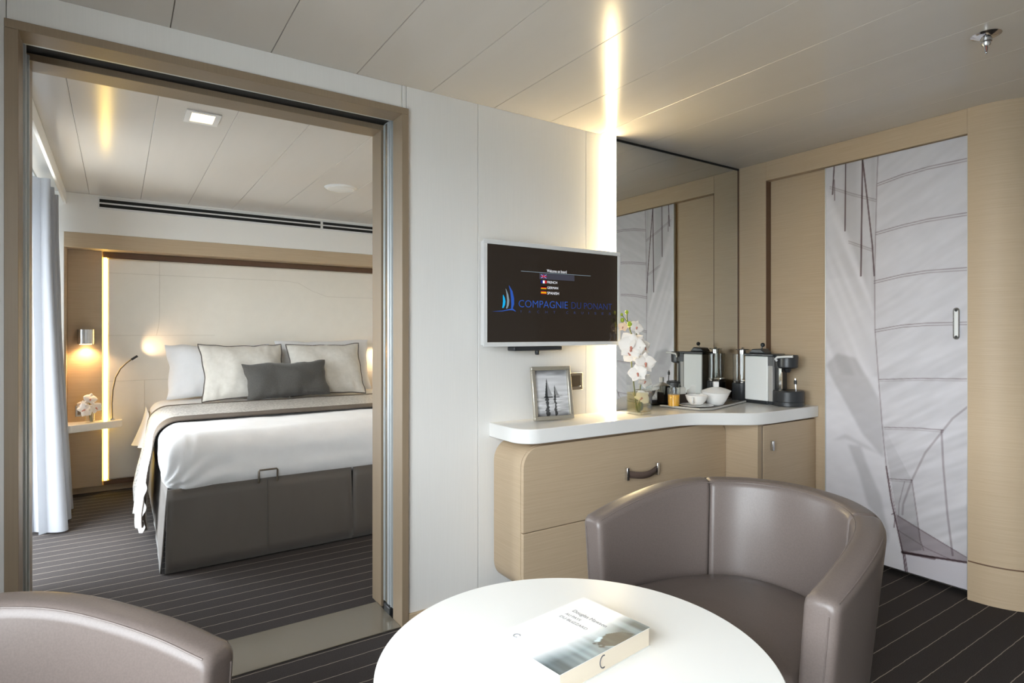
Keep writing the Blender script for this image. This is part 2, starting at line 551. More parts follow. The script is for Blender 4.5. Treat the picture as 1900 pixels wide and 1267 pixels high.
def seg_dist(px, py, pts):
    d = np.full(px.shape, 9.0)
    for (ax, ay), (bx, by) in zip(pts[:-1], pts[1:]):
        vx, vy = bx - ax, by - ay
        t = np.clip(((px - ax) * vx + (py - ay) * vy) / (vx * vx + vy * vy + 1e-12), 0, 1)
        d = np.minimum(d, np.hypot(px - ax - t * vx, py - ay - t * vy))
    return d

def in_poly(px, py, poly):
    ins = np.zeros(px.shape, bool)
    n = len(poly)
    for i in range(n):
        x1, y1 = poly[i]; x2, y2 = poly[(i + 1) % n]
        c = ((y1 > py) != (y2 > py)) & (px < (x2 - x1) * (py - y1) / (y2 - y1 + 1e-12) + x1)
        ins ^= c
    return ins

def vnoise(x, y, seed=0):
    rs = np.random.RandomState(seed)
    tab = rs.rand(64, 64)
    xi = np.floor(x).astype(int); yi = np.floor(y).astype(int)
    fx = x - xi; fy = y - yi
    fx = fx * fx * (3 - 2 * fx); fy = fy * fy * (3 - 2 * fy)
    g = lambda a, b: tab[a % 64, b % 64]
    return (g(xi, yi) * (1 - fx) + g(xi + 1, yi) * fx) * (1 - fy) + (g(xi, yi + 1) * (1 - fx) + g(xi + 1, yi + 1) * fx) * fy

def printed(name, nu, nv, pos, colfn, w, h, m, parent):
    """a flat printed sheet; pos(s, z) -> point, colfn(S, Z) -> sRGB picture values"""
    S, Z = np.meshgrid(np.linspace(0, w, nu), np.linspace(0, h, nv))
    rgb = np.clip(colfn(S, Z), 0, 1)
    lin = np.where(rgb <= .04045, rgb / 12.92, ((rgb + .055) / 1.055) ** 2.4)
    o = MB().grid(lambda u, v: pos(u * w, v * h), nu, nv).build(name, m, parent, smooth=0)
    ca = o.data.color_attributes.new('print', 'FLOAT_COLOR', 'POINT')
    out = np.ones((nu * nv, 4), np.float32)
    out[:, :3] = lin.reshape(-1, 3)
    ca.data.foreach_set('color', out.ravel())
    return o

def sail_print(S, Zr):
    Z = Zr + ZD0
    wr_ = vnoise(S * 14 + Z * 9, Z * 30 - S * 26, 1) * .6 + vnoise(S * 34 + Z * 20, Z * 80 - S * 60, 2) * .4
    base = .850 + .035 * (wr_ - .5) - .035 * np.clip((S - .25) / .38, 0, 1) * np.clip((1.2 - Z), 0, 1)
    L = base.copy()
    luff = [(.258, 2.05), (.252, 1.896), (.247, 1.669), (.242, 1.425), (.244, 1.18), (.26, .947), (.276, .723), (.295, .517), (.318, .356), (.348, .216), (.367, .123), (.381, .03)]
    lx = np.interp(-Z, [-p[1] for p in luff], [p[0] for p in luff])
    left = S < lx
    st = [(.004, 1.929), (.126, 1.643), (.244, 1.264)]
    sx = np.interp(-Z, [-1.929, -1.643, -1.264], [.004, .126, .244])
    L = np.where(left, .845 + .03 * (vnoise(S * 40, Z * 2, 3) - .5), L)
    fore = left & (S < sx) & (Z < 1.93)
    streak = vnoise((S * .93 + Z * .37) * 46, (Z - S) * 1.5, 4)
    L = np.where(fore, .86 + .11 * (streak - .45), L)
    L = np.where(left & (S < .24) & (Z < 1.45) & (Z > .95), L + .015, L)
    upper = left & ~fore & (Z > 1.1)
    L = np.where(upper, L - .12 * np.clip(vnoise(S * 55, Z * 1.0, 5) - .25, 0, 1) - .015, L)
    def poly(p, v, mask=None):
        nonlocal L
        i = in_poly(S, Z, p)
        if mask is not None: i &= mask
        L = np.where(i, L * v, L)
    low = left & (Z < .95)
    L = np.where(low, .90 + .03 * (vnoise(S * 20 + Z * 10, Z * 40, 6) - .5), L)
    poly([(.0, 1.0), (.03, .933), (.117, .781), (.184, .66), (.283, .557), (.283, .75), (.264, .839), (.208, .944), (.15, 1.04), (.06, 1.06)], .86, left)
    poly([(.113, .597), (.168, .459), (.208, .313), (.287, .224), (.28, .096), (.31, .18), (.285, .29), (.272, .362), (.21, .50), (.176, .598)], .87, left)
    poly([(.03, .602), (.1, .648), (.208, .603), (.283, .565), (.208, .588), (.1, .625)], .90, left)
    wr2 = .6 * vnoise((S * -.55 + Z * .83) * 95, (Z * .55 + S * .83) * 5, 7) + .4 * vnoise((S * -.42 + Z * .9) * 190, (Z * .42 + S * .9) * 9, 8) - .5
    L = np.where(~left, L + .17 * wr2 * np.clip((1.7 - Z), .4, 1), L + .03 * wr2)
    for _ in range(2):
        P_ = np.pad(L, 2, mode='edge')
        L = sum(P_[i:i + L.shape[0], 2:-2] for i in range(5)) / 5
        P_ = np.pad(L, 2, mode='edge')
        L = sum(P_[2:-2, i:i + L.shape[1]] for i in range(5)) / 5
    rgb = np.stack([L * .935, L * .925, L * .945], -1)
    def line(pts, wdt, dark, tint=(1, .93, .93), soft=.0022):
        nonlocal rgb
        d = seg_dist(S, Z, pts)
        a = np.clip((wdt + soft - d) / soft, 0, 1) * dark
        k = np.stack([1 - a * .86, 1 - a, 1 - a * .97], -1)
        rgb = rgb * np.clip(k, 0, 1)
    # translucent window of the sail above the boom
    i = in_poly(S, Z, [(.30, .50), (.341, .296), (.638, .172), (.638, .157), (.367, .115)])
    rgb = np.where(i[..., None], rgb * np.array([.80, .765, .775]), rgb)
    i = in_poly(S, Z, [(.276, .723), (.407, .473), (.449, .156), (.367, .123)])
    f = np.clip((.75 - Z) / .6, 0, 1)
    rgb = np.where(i[..., None], rgb * (1 - .16 * f[..., None]), rgb)
    i = in_poly(S, Z, [(.367, .112), (.64, .150), (.64, 0), (.375, 0)])
    rgb = np.where(i[..., None], np.array([.78, .765, .79]) + 0 * rgb, rgb)
    for p in ([(.256, 1.902), (.363, 1.922), (.47, 1.933), (.63, 1.935)], [(.248, 1.662), (.363, 1.681), (.47, 1.692), (.63, 1.696)],
              [(.24, 1.423), (.363, 1.445), (.47, 1.455), (.63, 1.454)], [(.244, 1.182), (.363, 1.204), (.47, 1.212), (.63, 1.214)]):
        line(p, .0012, .30); line([(a, b - .011) for a, b in p], .0012, .26)
    for p in ([(.264, .938), (.435, .954), (.63, .964)], [(.287, .706), (.435, .722), (.535, .726)], [(.31, .46), (.407, .473)]):
        line(p, .0014, .30); line([(a, b - .009) for a, b in p], .0008, .16)
    line([(.258, 2.05), (.252, 1.896), (.247, 1.669), (.242, 1.425), (.244, 1.18), (.26, .947), (.276, .723), (.295, .517)], .0012, .28)
    line([(.295, .517), (.318, .356), (.348, .216), (.367, .123)], .0022, .62)
    line([(.628, .842), (.571, .783), (.535, .726), (.463, .612), (.407, .473), (.37, .352), (.367, .302)], .0022, .20, soft=.004)
    line([(.528, .723), (.535, .562), (.551, .349), (.571, .17)], .0025, .24, soft=.003)
    line([(.407, .473), (.428, .318), (.442, .202), (.456, .158)], .0015, .26)
    line([(.376, .46), (.352, .35), (.35, .29)], .001, .22)
    line([(.367, .119), (.498, .138), (.638, .157)], .0035, .62)
    line([(.367, .122), (.498, .134)], .006, .45)
    line([(.348, .289), (.47, .238), (.638, .172)], .001, .28)
    line([(.348, .22), (.47, .17), (.56, .15)], .001, .22)
    line([(.044, 2.05), (.035, 1.892)], .0022, .66); line([(.044, 1.966), (.046, 1.858)], .0010, .5)
    line([(.102, 2.05), (.099, 1.692)], .0022, .62)
    line([(.185, 2.05), (.177, 1.454)], .0026, .66)
    line([(.184, 2.05), (.208, 1.828), (.232, 1.595), (.24, 1.45)], .0024, .60)
    for p in ([(.022, 1.935), (.134, 1.877), (.248, 1.825)], [(.117, 1.637), (.228, 1.583)]):
        line(p, .001, .25); line([(a, b - .010) for a, b in p], .001, .20)
    line([(.370, .116), (.381, .03)], .0018, .62); line([(.377, .116), (.389, .03)], .0012, .55)
    line([(.32, .29), (.332, .30), (.334, .27), (.33, .23)], .0012, .45)
    return rgb
printed('sail_print', 215, 680, lambda s, z: (XD, YS1 - s, ZD0 + z), sail_print, YS1 - YS0 - .001, ZD1 - ZD0, M['print_door'], d2)
# recessed pull
hp = MB()
hy, hz = 1.106, 1.208
def stadium(w, h, n=8):
    r = w / 2
    return arc(0, h / 2 - r, r, 0, 180, n) + arc(0, -h / 2 + r, r, 180, 360, n)
hp.prism([(hy + a, hz + b) for a, b in stadium(.026, .142)], XD - .0040, XD - .0006, 'x')
pull = hp.build('door_pull', M['chrome'], d2)
MB().prism([(hy + a, hz + b) for a, b in stadium(.015, .126)], XD - .0048, XD - .0042, 'x').build('pull_recess', M['gloss_white'], pull)
for s in (-1, 1):
    MB().prism([(hy + a * .9, hz + s * .060 + b) for a, b in stadium(.013, .014)], XD - .0056, XD - .005, 'x').build('pull_end', M['plastic_black'], pull)

# ------------------------------------------------------------------ other walls of the sitting room (behind the camera)
wb = box('wall_back', (XL - .2, YBACK - .1, 0), (XFAR + .1, YBACK, CZ), 'wall')
tag(wb, 'white wall behind the seating area', 'wall', kind='structure')
we = box('wall_entrance', (XFAR, YBACK, 0), (XFAR + .1, YS0 - .03, CZ), 'wood_dark')
tag(we, 'wood veneer wall at the cabin entrance', 'wall', kind='structure')

# outer wall with two glazed openings
wl = struct('wall_left', 'outer cabin wall with the large balcony windows')
W1 = (-1.05, 1.28); W2 = (2.70, 5.0); WZ = (.04, 2.0)
def owall(y0, y1, z0, z1):
    box('wall_section', (XL - .12, y0, z0), (XL, y1, z1), 'wall', wl)
owall(YBACK, W1[0], 0, CZ); owall(W1[1], W2[0], 0, CZ); owall(W2[1], 5.5, 0, CZ)
for w in (W1, W2):
    owall(w[0], w[1], WZ[1], CZ); owall(w[0], w[1], 0, WZ[0])
for k, (w, lab) in enumerate(((W1, 'large balcony window of the sitting room'), (W2, 'large balcony window of the bedroom'))):
    wn = struct('window_%d' % (k + 1), lab, 'window')
    n = 2
    st = (w[1] - w[0]) / n
    for i in range(n):
        a, b = w[0] + i * st, w[0] + (i + 1) * st
        fr = MB()
        t = .05
        fr.box((XL - .09, a, WZ[0]), (XL - .04, a + t, WZ[1])).box((XL - .09, b - t, WZ[0]), (XL - .04, b, WZ[1]))
        fr.box((XL - .09, a + t, WZ[0]), (XL - .04, b - t, WZ[0] + t)).box((XL - .09, a + t, WZ[1] - t), (XL - .04, b - t, WZ[1]))
        f = fr.build('window_frame', M['alu'], wn)
        MB().add([(XL - .065, a + t, WZ[0] + t), (XL - .065, b - t, WZ[0] + t), (XL - .065, b - t, WZ[1] - t), (XL - .065, a + t, WZ[1] - t)], [(0, 1, 2, 3)]).build('pane', M['pane'], f, smooth=0)
    p = light('window_portal', 'AREA', (XL - .02, (w[0] + w[1]) / 2, (WZ[0] + WZ[1]) / 2), 1.0, (1, 1, 1), wn, rot=(0, R(-90), 0), shape='RECTANGLE', size=WZ[1] - WZ[0], size_y=w[1] - w[0])
    p.data.cycles.is_portal = True
# outside, unseen: balcony deck and sea, added to dim light from below
M['deck'] = noise_col(mat('teak_deck', rough=.7), (.44, .38, .31), (.54, .47, .39), (40, 2, 2), 3)
M['sea'] = noise_col(mat('sea_water', rough=.35), (.22, .26, .29), (.28, .32, .35), (1, 1, 1), .4)
dk = struct('floor_balcony', 'unseen teak balcony deck added to dim light from below', 'floor')
yb = -3.0
while yb < 6.5:
    box('deck_board', (XL - 1.75, yb + .003, -.06), (XL - .125, yb + .117, -.005), 'deck', dk)
    yb += .12
tag(box('sea', (-900, -900, -14.2), (XL - 1.9, 900, -14), 'sea'), 'unseen grey blue sea added to dim light from below', 'sea', kind='stuff')
# ------------------------------------------------------------------ bedroom shell
wh = struct('wall_headboard', 'bedroom end wall with wooden niche around the headboard')
NX0, NX1 = -.31, 2.52
box('upper_wall', (XL, YH, 1.873), (2.7, 5.5, CZ), 'wall_bed', wh, bevel=.002)
box('side_wall', (XL, YH, 0), (NX0, 5.5, 1.8729), 'wall_bed', wh)
box('side_wall', (NX1, YH, 0), (2.7, 5.5, 1.8729), 'wall_bed', wh)
box('beam', (NX0 + .0005, YH - .004, 1.767), (NX1 - .0005, 5.44, 1.8727), 'wood', wh, bevel=.002)
box('niche_back', (NX0, 5.345, 0), (NX1, 5.5, 1.7668), 'wood', wh)
box('niche_return', (NX0 + .0005, YH + .012, 0), (NX0 + .012, 5.3448, 1.7668), 'wood', wh)
box('side_panel', (NX0 + .0125, 5.283, .05), (-.093, 5.3449, 1.7667), 'wood', wh, bevel=.002)
box('side_panel', (2.293, 5.283, .05), (NX1 - .0005, 5.3449, 1.7667), 'wood', wh, bevel=.002)
box('plinth', (NX0 + .0125, 5.325, 0), (NX1 - .0005, 5.3448, .0498), 'wood', wh)
tag(box('wall_bedroom', (2.75, YB, 0), (2.85, 5.6, CZ), 'wall_bed'), 'side wall of the bedroom hidden behind the door jamb', 'wall', kind='structure')

# pelmet over the curtains
pl = box('trim_1', (-.312, YB + .013, 2.066), (-.296, YH - .0005, CZ - .0003), 'wall_bed', bevel=.002)
tag(pl, 'white pelmet board hiding the curtain rail in the bedroom', 'pelmet', kind='structure')

# headboard
hb = thing('headboard', 'large ivory padded headboard with glowing edges behind the bed', 'headboard', (1.1, 5.29, 0))
HX = 1.165
box('panel', (-HX, 0, .082), (HX, .036, 1.722), 'headboard', hb, bevel=.022, seg=6)
box('top_trim', (-HX - .02, .010, 1.7235), (HX + .02, .053, 1.765), 'edge', hb)
box('bottom_trim', (-HX - .02, .004, .0505), (HX + .02, .053, .0805), 'edge', hb)
for s in (-1, 1):
    x = s * (HX + .010)
    box('light_edge', (x - .0098, .006, .083), (x + .0092, .040, 1.722), 'led_bed', hb)
def seam(pts):
    MB().tube([(x - 1.1, .0, z) for x, z in pts], .0014, 6).build('seam', M['groove'], hb)
seam([(-.06, 1.612), (.8, 1.612), (1.2, 1.612), (1.30, 1.60), (1.42, 1.535), (1.55, 1.49), (2.26, 1.49)])
seam([(-.06, 1.15), (.65, 1.15)]); seam([(-.06, .812), (.43, .812), (1.6, .812), (2.26, .812)])
seam([(.269, 1.715), (.269, 1.283), (.262, 1.22), (.248, 1.15)]); seam([(.17, .81), (.17, .3)])

# ------------------------------------------------------------------ vents, downlight, speaker, sprinkler
def diffuser(x0, x1, label):
    t = thing('air_diffuser', label, 'vent', ((x0 + x1) / 2, YH, 2.052), group=None)
    w = (x1 - x0) / 2
    box('faceplate', (-w, -.006, 0), (w, -.0003, .084), 'white_plastic', t, bevel=.002)
    for z in (.014, .048):
        box('slot', (-w + .008, -.0068, z), (w - .008, -.0062, z + .023), 'black', t)
    return t
diffuser(-.115, 1.457, 'long white slotted air vent high on the wall above the headboard')
diffuser(1.462, 2.4, 'shorter white slotted air vent next to the bedroom door jamb')

def downlight(label, x, y):
    dl = thing('ceiling_downlight', label, 'light', (x, y, CZ))
    fr = MB()
    for a, b in (((-.07, -.085), (.07, -.062)), ((-.07, .062), (.07, .085)), ((-.07, -.062), (-.047, .062)), ((.047, -.062), (.07, .062))):
        fr.box((a[0], a[1], -.006), (b[0], b[1], -.0003))
    fr.build('frame', M['white_plastic'], dl)
    box('diffuser', (-.0468, -.0618, -.003), (.0468, .0618, -.0006), 'lamp', dl)
    light('downlight_lamp', 'SPOT', (0, 0, -.02), DOWN_W, (1.0, .84, .66), dl, spot_size=R(130), spot_blend=.8, shadow_soft_size=.05)
downlight('square recessed ceiling downlight glowing in the bedroom near the opening', .323, 3.04)
downlight('unseen ceiling downlight added to brighten the bedroom', 1.86, 3.04)  # out of view, added to lift the light in the bedroom

sp = thing('ceiling_speaker', 'round flush white ceiling speaker above the bed', 'speaker', (1.258, 3.985, CZ))
MB().lathe([(.0, -.012), (.085, -.011), (.1, -.008), (.108, -.0003)], n=32, cap=False).build('cover', M['white_plastic'], sp)
MB().lathe([(.08, -.0125), (.084, -.0135), (.088, -.0125), (.084, -.0105), (.08, -.0125)], n=32, cap=False).build('ring', M['wall_bed'], sp)

spk = thing('fire_sprinkler', 'small chrome fire sprinkler on the ceiling', 'sprinkler', (2.392, .766, CZ))
MB().lathe([(.0, -.012), (.018, -.012), (.034, -.004), (.042, -.0004)], n=28, cap=False).build('escutcheon', M['chrome'], spk)
MB().lathe([(.0, -.038), (.009, -.038), (.013, -.032), (.013, -.024), (.016, -.022), (.016, -.0121)], n=16, cap=False).build('nozzle', M['steel'], spk)
for s in (-1, 1):
    MB().tube([(s * .010, 0, -.036), (s * .010, 0, -.048), (s * .004, 0, -.058)], .0018, 6).build('yoke_arm', M['steel'], spk)
MB().sphere((0, 0, -.058), .004).build('deflector_tip', M['steel'], spk)
MB().tube([(0, 0, -.038), (0, 0, -.056)], .0022, 8).build('glass_bulb', M['lip'], spk)

# ------------------------------------------------------------------ curtains
def curtain(label, y0, y1, n, xc_t, xc_b, at, ab, seed, group='bedroom curtains'):
    def fn(u, v):
        # v: 0 bottom .. 1 top
        y = y0 + (y1 - y0) * u
        h = 1 - v
        am = at + (ab - at) * h ** 1.6
        xc = xc_t + (xc_b - xc_t) * h ** 1.6
        ph = 2 * PI * n * u
        yy = y + (.028 + .02 * h) * math.sin(2 * ph) + (y - (y0 + y1) / 2) * .06 * h
        x = xc + am * math.sin(ph) * (.85 + .25 * math.sin(3.1 * u * n + seed))
        x += .006 * noise.noise(Vector((u * 9, v * 5, seed)))
        return (x, yy, .012 + v * 2.052)
    o = MB().grid(fn, 26 * n, 18).build('curtain', M['curtain'], smooth=80)
    tag(o, label, 'curtain', group)
    return o
curtain('bright white curtain gathered beside the headboard niche', 4.34, 5.06, 6, -.405, -.375, .075, .125, 1.0)
curtain('shaded white curtain gathered close behind the door frame', 2.72, 3.42, 6, -.415, -.405, .06, .095, 2.0)
curtain('unseen white curtain added to block part of the window light', 1.24, 2.12, 7, -.70, -.69, .06, .07, 3.0, 'added light-blocking curtains')  # out of view, added to keep window light off partition wall and near chair
cr_ = thing('curtain_rail', 'slim aluminium curtain rail behind the pelmet', 'curtain rail', (-.41, 2.6, 2.075))
box('rail', (-.012, 0, 0), (.012, 2.5, .02), 'alu', cr_)
for y in (.2, 1.2, 2.3):
    box('bracket', (-.006, y, .0203), (.006, y + .03, .0745), 'alu', cr_)

# ------------------------------------------------------------------ bed
BX0, BX1, BY0, BY1 = .20, 2.02, 3.31, 5.275
bed = thing('bed', 'double bed base with long dark brown skirt', 'bed', (0, 0, 0))
box('base', (BX0 + .03, BY0 + .03, .03), (BX1 - .03, BY1, .40), 'skirt', bed)
def skirt(p0, p1, flare0=.012, flare1=.012, seed=0, n=30):
    p0 = Vector((*p0, 0)); p1 = Vector((*p1, 0))
    d = (p1 - p0).normalized(); nrm = Vector((d.y, -d.x, 0))
    def fn(u, v):
        h = 1 - v
        fl_ = (flare0 + (flare1 - flare0) * u) * h
        w = .003 * noise.noise(Vector((u * 6 + seed, v * 1.2, 0))) * h * 2
        p = p0 + (p1 - p0) * u + nrm * (fl_ + w) + d * ((u - .5) * .02 * h)
        return (p.x, p.y, .008 + v * .398)
    o = MB().grid(fn, n, 8).build('skirt_panel', M['skirt'], bed, smooth=60)
    md = o.modifiers.new('solid', 'SOLIDIFY'); md.thickness = .006
    return o
skirt((BX0, BY0), (1.105, BY0), .018, .012, 1)
skirt((1.117, BY0), (BX1, BY0), .012, .016, 2)
skirt((BX0, 4.28), (BX0, BY0 + .012), .012, .03, 3)
skirt((BX0, BY1), (BX0, 4.30), .012, .012, 4)
skirt((BX1, BY0 + .012), (BX1, BY1), .012, .012, 5)
# stitched panel joints
for x in (.655, 1.57):
    MB().tube([(x, BY0 - .0035 - .012 * (1 - (z - .008) / .398), z) for z in (.02, .2, .40)], .0018, 6).build('skirt_seam', M['skirt'], bed)
MB().tube([(.612, BY0 - .010, .385), (.612, BY0 - .014, .447), (.616, BY0 - .014, .452), (.700, BY0 - .014, .452), (.704, BY0 - .014, .447), (.704, BY0 - .010, .385)], .0045, 8).build('mattress_stop', M['socket_in'], bed)

DUV = (.185, 2.035, 3.295, 5.265, .408, .662)
def rounded_box(nx, ny, nz, b, r, jitter=None):
    x0, x1, y0, y1, z0, z1 = b
    mb = MB()
    def proj(p):
        q = Vector((min(max(p.x, x0 + r), x1 - r), min(max(p.y, y0 + r), y1 - r), min(max(p.z, z0 + r * .55), z1 - r)))
        dlt = p - q
        if dlt.length < 1e-9: return p
        rr = r if p.z > z0 + r * .55 else r
        n = dlt.normalized()
        out = q + n * r
        return out
    idx = {}
    def vid(p):
        k = (round(p.x, 5), round(p.y, 5), round(p.z, 5))
        if k not in idx:
            idx[k] = len(mb.v)
            o = proj(p)
            if jitter: o = jitter(o)
            mb.v.append(tuple(o))
        return idx[k]
    def face(o, du, dv, nu, nv):
        for i in range(nu):
            for j in range(nv):
                c = [o + du * (i / nu) + dv * (j / nv), o + du * ((i + 1) / nu) + dv * (j / nv), o + du * ((i + 1) / nu) + dv * ((j + 1) / nv), o + du * (i / nu) + dv * ((j + 1) / nv)]
                mb.f.append(tuple(vid(q) for q in c))
    X = Vector((x1 - x0, 0, 0)); Y = Vector((0, y1 - y0, 0)); Z = Vector((0, 0, z1 - z0)); O = Vector((x0, y0, z0))
    face(O + Z, X, Y, nx, ny); face(O, Y, X, ny, nx)
    face(O, X, Z, nx, nz); face(O + Y + X, -X, Z, nx, nz)
    face(O + Y, -Y, Z, ny, nz); face(O + X, Y, Z, ny, nz)
    return mb
def duvet_j(p):
    q = Vector((p.x * 2.2, p.y * 2.0, p.z * 3))
    d = .010 * noise.noise(q)
    # pulled creases fanning out of the foot corner
    cx = p.x - .2; cz = p.z - .40
    rr = math.hypot(cx, cz)
    if p.y < 3.6 and rr < .45:
        a = math.atan2(cz, cx + .02)
        d += .008 * math.sin(a * 15 + 2 * noise.noise(Vector((rr * 6, a, 0)))) * max(0, 1 - rr / .45) * min(1, rr / .06)
        if p.y < 3.42:
            dl_ = abs(cx - .045 - .25 * cz)
            d -= .014 * math.exp(-(dl_ / .011) ** 2) * max(0, min(1, (.30 - cz) / .12))
    d += .0035 * noise.noise(Vector((p.x * 9, p.y * 5, p.z * 22)))
    n = (p - Vector((1.1, 4.3, .45)))
    n = Vector((n.x / .9, n.y / 1.0, n.z / .2)).normalized()
    return p + n * d
duv = rounded_box(110, 90, 22, DUV, .105, duvet_j).build('duvet', M['linen'], smooth=75)
tag(duv, 'white duvet tucked smoothly over the mattress', 'duvet')
# hospital corner fold at the foot and loose sheet end at the side
MB().grid(lambda u, v: (.176 - .085 * (1 - v) ** 1.4 * (.5 + .5 * u) - .012 * math.sin(u * 9) * (1 - v), 4.66 + .56 * u, .40 - .06 * u + (.22 + .06 * u) * v), 22, 12).build('sheet_end', M['linen'], duv, smooth=80)

# runner over the bed
def run_prof(off):
    x0, x1, _, _, z0, z1 = DUV
    r = .105
    pts = []
    pts += [(x0 - .062 - off, .075), (x0 - .060 - off, .18), (x0 - .048 - off, .30), (x0 - .030 - off, .42), (x0 - .016 - off, .50)]
    pts += [(x0 + r - (r + off + .004) * math.cos(a), z1 - r + (r + off) * math.sin(a)) for a in np.linspace(.12, PI / 2, 9)]
    for k in range(1, 14):
        pts.append((x0 + r + (x1 - x0 - 2 * r) * k / 14, z1 + off))
    pts += [(x1 - r + (r + off + .004) * math.sin(a), z1 - r + (r + off) * math.cos(a)) for a in np.linspace(0, PI / 2 - .12, 9)]
    pts += [(x1 + .016 + off, .50), (x1 + .030 + off, .42), (x1 + .048 + off, .30), (x1 + .060 + off, .18), (x1 + .062 + off, .075)]
    return pts
def resample(pts, n):
    d = [0]
    for a, b in zip(pts[:-1], pts[1:]): d.append(d[-1] + math.hypot(b[0] - a[0], b[1] - a[1]))
    t = np.linspace(0, d[-1], n)
    return list(zip(np.interp(t, d, [p[0] for p in pts]), np.interp(t, d, [p[1] for p in pts])))
RN = 150
def runner_sheet(name, edge0, edge1, off, m, parent, ny=26):
    """edge0 / edge1: (y on top of the bed, y at the hanging side)"""
    P = resample(run_prof(off), RN)
    def fn(u, v):
        i = min(RN - 1, int(round(u * (RN - 1))))
        x, z = P[i]
        side = max(0.0, (.56 - z) / .48)
        t = max(0.0, min(1.0, (.668 - z) / .16))
        t = t * t * (3 - 2 * t)
        y0 = edge0[0] * (1 - t) + edge0[1] * t
        y1 = edge1[0] * (1 - t) + edge1[1] * t
        y = y0 + (y1 - y0) * v
        yy = y + side * .05 * (y - 4.2) + side * .012 * math.sin(z * 34 + y * 3)
        s = -1 if x < 1.1 else 1
        x += s * side * (.028 * math.sin(y * 24) + .012 * noise.noise(Vector((y * 7, z * 9, 0))))
        z += .004 * noise.noise(Vector((x * 5, y * 6, 2))) + side * .012 * math.sin(y * 17)
        return (x, yy, z)
    o = MB().grid(fn, RN, ny).build(name, m, parent, smooth=80)
    md = o.modifiers.new('solid', 'SOLIDIFY'); md.thickness = .006; md.offset = 1
    return o
rn = runner_sheet('bed_runner', (3.985, 3.835), (4.575, 4.60), .011, M['runner'], None, 40)
tag(rn, 'silvery grey textured bed runner draped across the bed', 'bed runner')
runner_sheet('border', (3.80, 3.80), (3.984, 3.834), .012, M['runner_border'], rn, 10)
runner_sheet('border', (4.576, 4.601), (4.64, 4.63), .012, M['runner_border'], rn, 5)
# satin lining showing at the side hem
MB().grid(lambda u, v: (.122 - .010 * math.sin(v * 24 + u * 3) * (1 - .6 * v) - .022 * (1 - v) + .014 * u, 3.798 - .020 * u + .006 * math.sin(v * 17), .085 + .40 * v), 8, 60).build('lining', M['runner_lining'], rn, smooth=80)

# ------------------------------------------------------------------ pillows
def pillow(name, label, w, h, t, base, tilt, yaw, m, cat='pillow', pipe=None, group=None, seed=0, flange=False, roll=0):
    nx, nz = 34, 26
    def outline(a, b):
        # a, b in -1..1
        x = w / 2 * a * (1 - .07 * (1 - b * b)) + .011 * noise.noise(Vector((b * 2.6, seed, a * .5)))
        z = h / 2 * b * (1 - .085 * (1 - a * a)) + .016 * noise.noise(Vector((a * 3.2, seed + 3, b * .5))) * (1 if b > 0 else .25)
        return x, z
    def side(sg):
        def fn(u, v):
            a, b = 2 * u - 1, 2 * v - 1
            a = math.copysign(abs(a) ** .85, a); b = math.copysign(abs(b) ** .85, b)
            x, z = outline(a, b)
            k = max(0.0, (1 - abs(a) ** 2.6)) ** .55 * max(0.0, (1 - abs(b) ** 2.6)) ** .55
            y = sg * t / 2 * k
            if k > .02:
                y += .022 * noise.noise(Vector((x * 7 + seed, z * 7, sg))) * k + .016 * noise.noise(Vector((x * 30 + seed, z * 11, sg))) * (abs(b) ** 2) * min(1, k * 2)
            return (x, y, z + h / 2)
        return fn
    mb = MB().grid(side(-1), nx, nz)
    b2 = MB().grid(side(1), nx, nz)
    mb.add(b2.v, [tuple(reversed(f)) for f in b2.f])
    o = mb.build(name, m, smooth=80)
    o.location = base
    o.rotation_euler = (-tilt, roll, yaw)
    tag(o, label, cat, group)
    if pipe:
        pts = []
        for i in range(20): pts.append(outline(-1 + 2 * i / 20, -1))
        for i in range(20): pts.append(outline(1, -1 + 2 * i / 20))
        for i in range(20): pts.append(outline(1 - 2 * i / 20, 1))
        for i in range(20): pts.append(outline(-1, 1 - 2 * i / 20))
        MB().tube([(x, 0, z + h / 2) for x, z in pts], .005, 6, closed=True).build('piping', M[pipe], o)
    return o
ZT = .670
pillow('sleeping_pillow', 'white pillow standing at the window side of the bed', .74, .42, .17, (.665, 5.085, ZT), R(11), 0, M['linen'], group='white sleeping pillows', seed=1)
pillow('sleeping_pillow', 'white pillow standing furthest from the window', .80, .45, .17, (1.48, 5.085, ZT), R(11), 0, M['linen'], group='white sleeping pillows', seed=5)
pillow('cushion', 'square cream cushion with dark piping beside the window-side pillow', .60, .46, .15, (.810, 4.80, ZT), R(27), R(2), M['cream'], 'cushion', 'piping', 'cream cushions', seed=2)
pillow('cushion', 'square cream cushion with dark piping right of centre on the bed', .60, .46, .15, (1.425, 4.80, ZT), R(27), R(-2), M['cream'], 'cushion', 'piping', 'cream cushions', seed=7)
pillow('lumbar_cushion', 'small dark charcoal oblong cushion in front of the pillows', .62, .30, .13, (1.085, 4.635, ZT + .012), R(28), R(3), M['cushion_dark'], 'cushion', None, seed=3, roll=R(-1.5))

# ------------------------------------------------------------------ bedside shelf, sconce, reading lamp, orchid
sh = thing('bedside_shelf', 'small white floating bedside shelf under the window-side sconce', 'shelf', (0, 0, 0))
MB().prism([(-.297, 5.2825), (-.297, 5.075), (-.27, 5.07), (.022, 5.215), (.03, 5.225), (.03, 5.2825)], .478, .530).build('shelf_board', M['solid'], sh, bevel=.003)

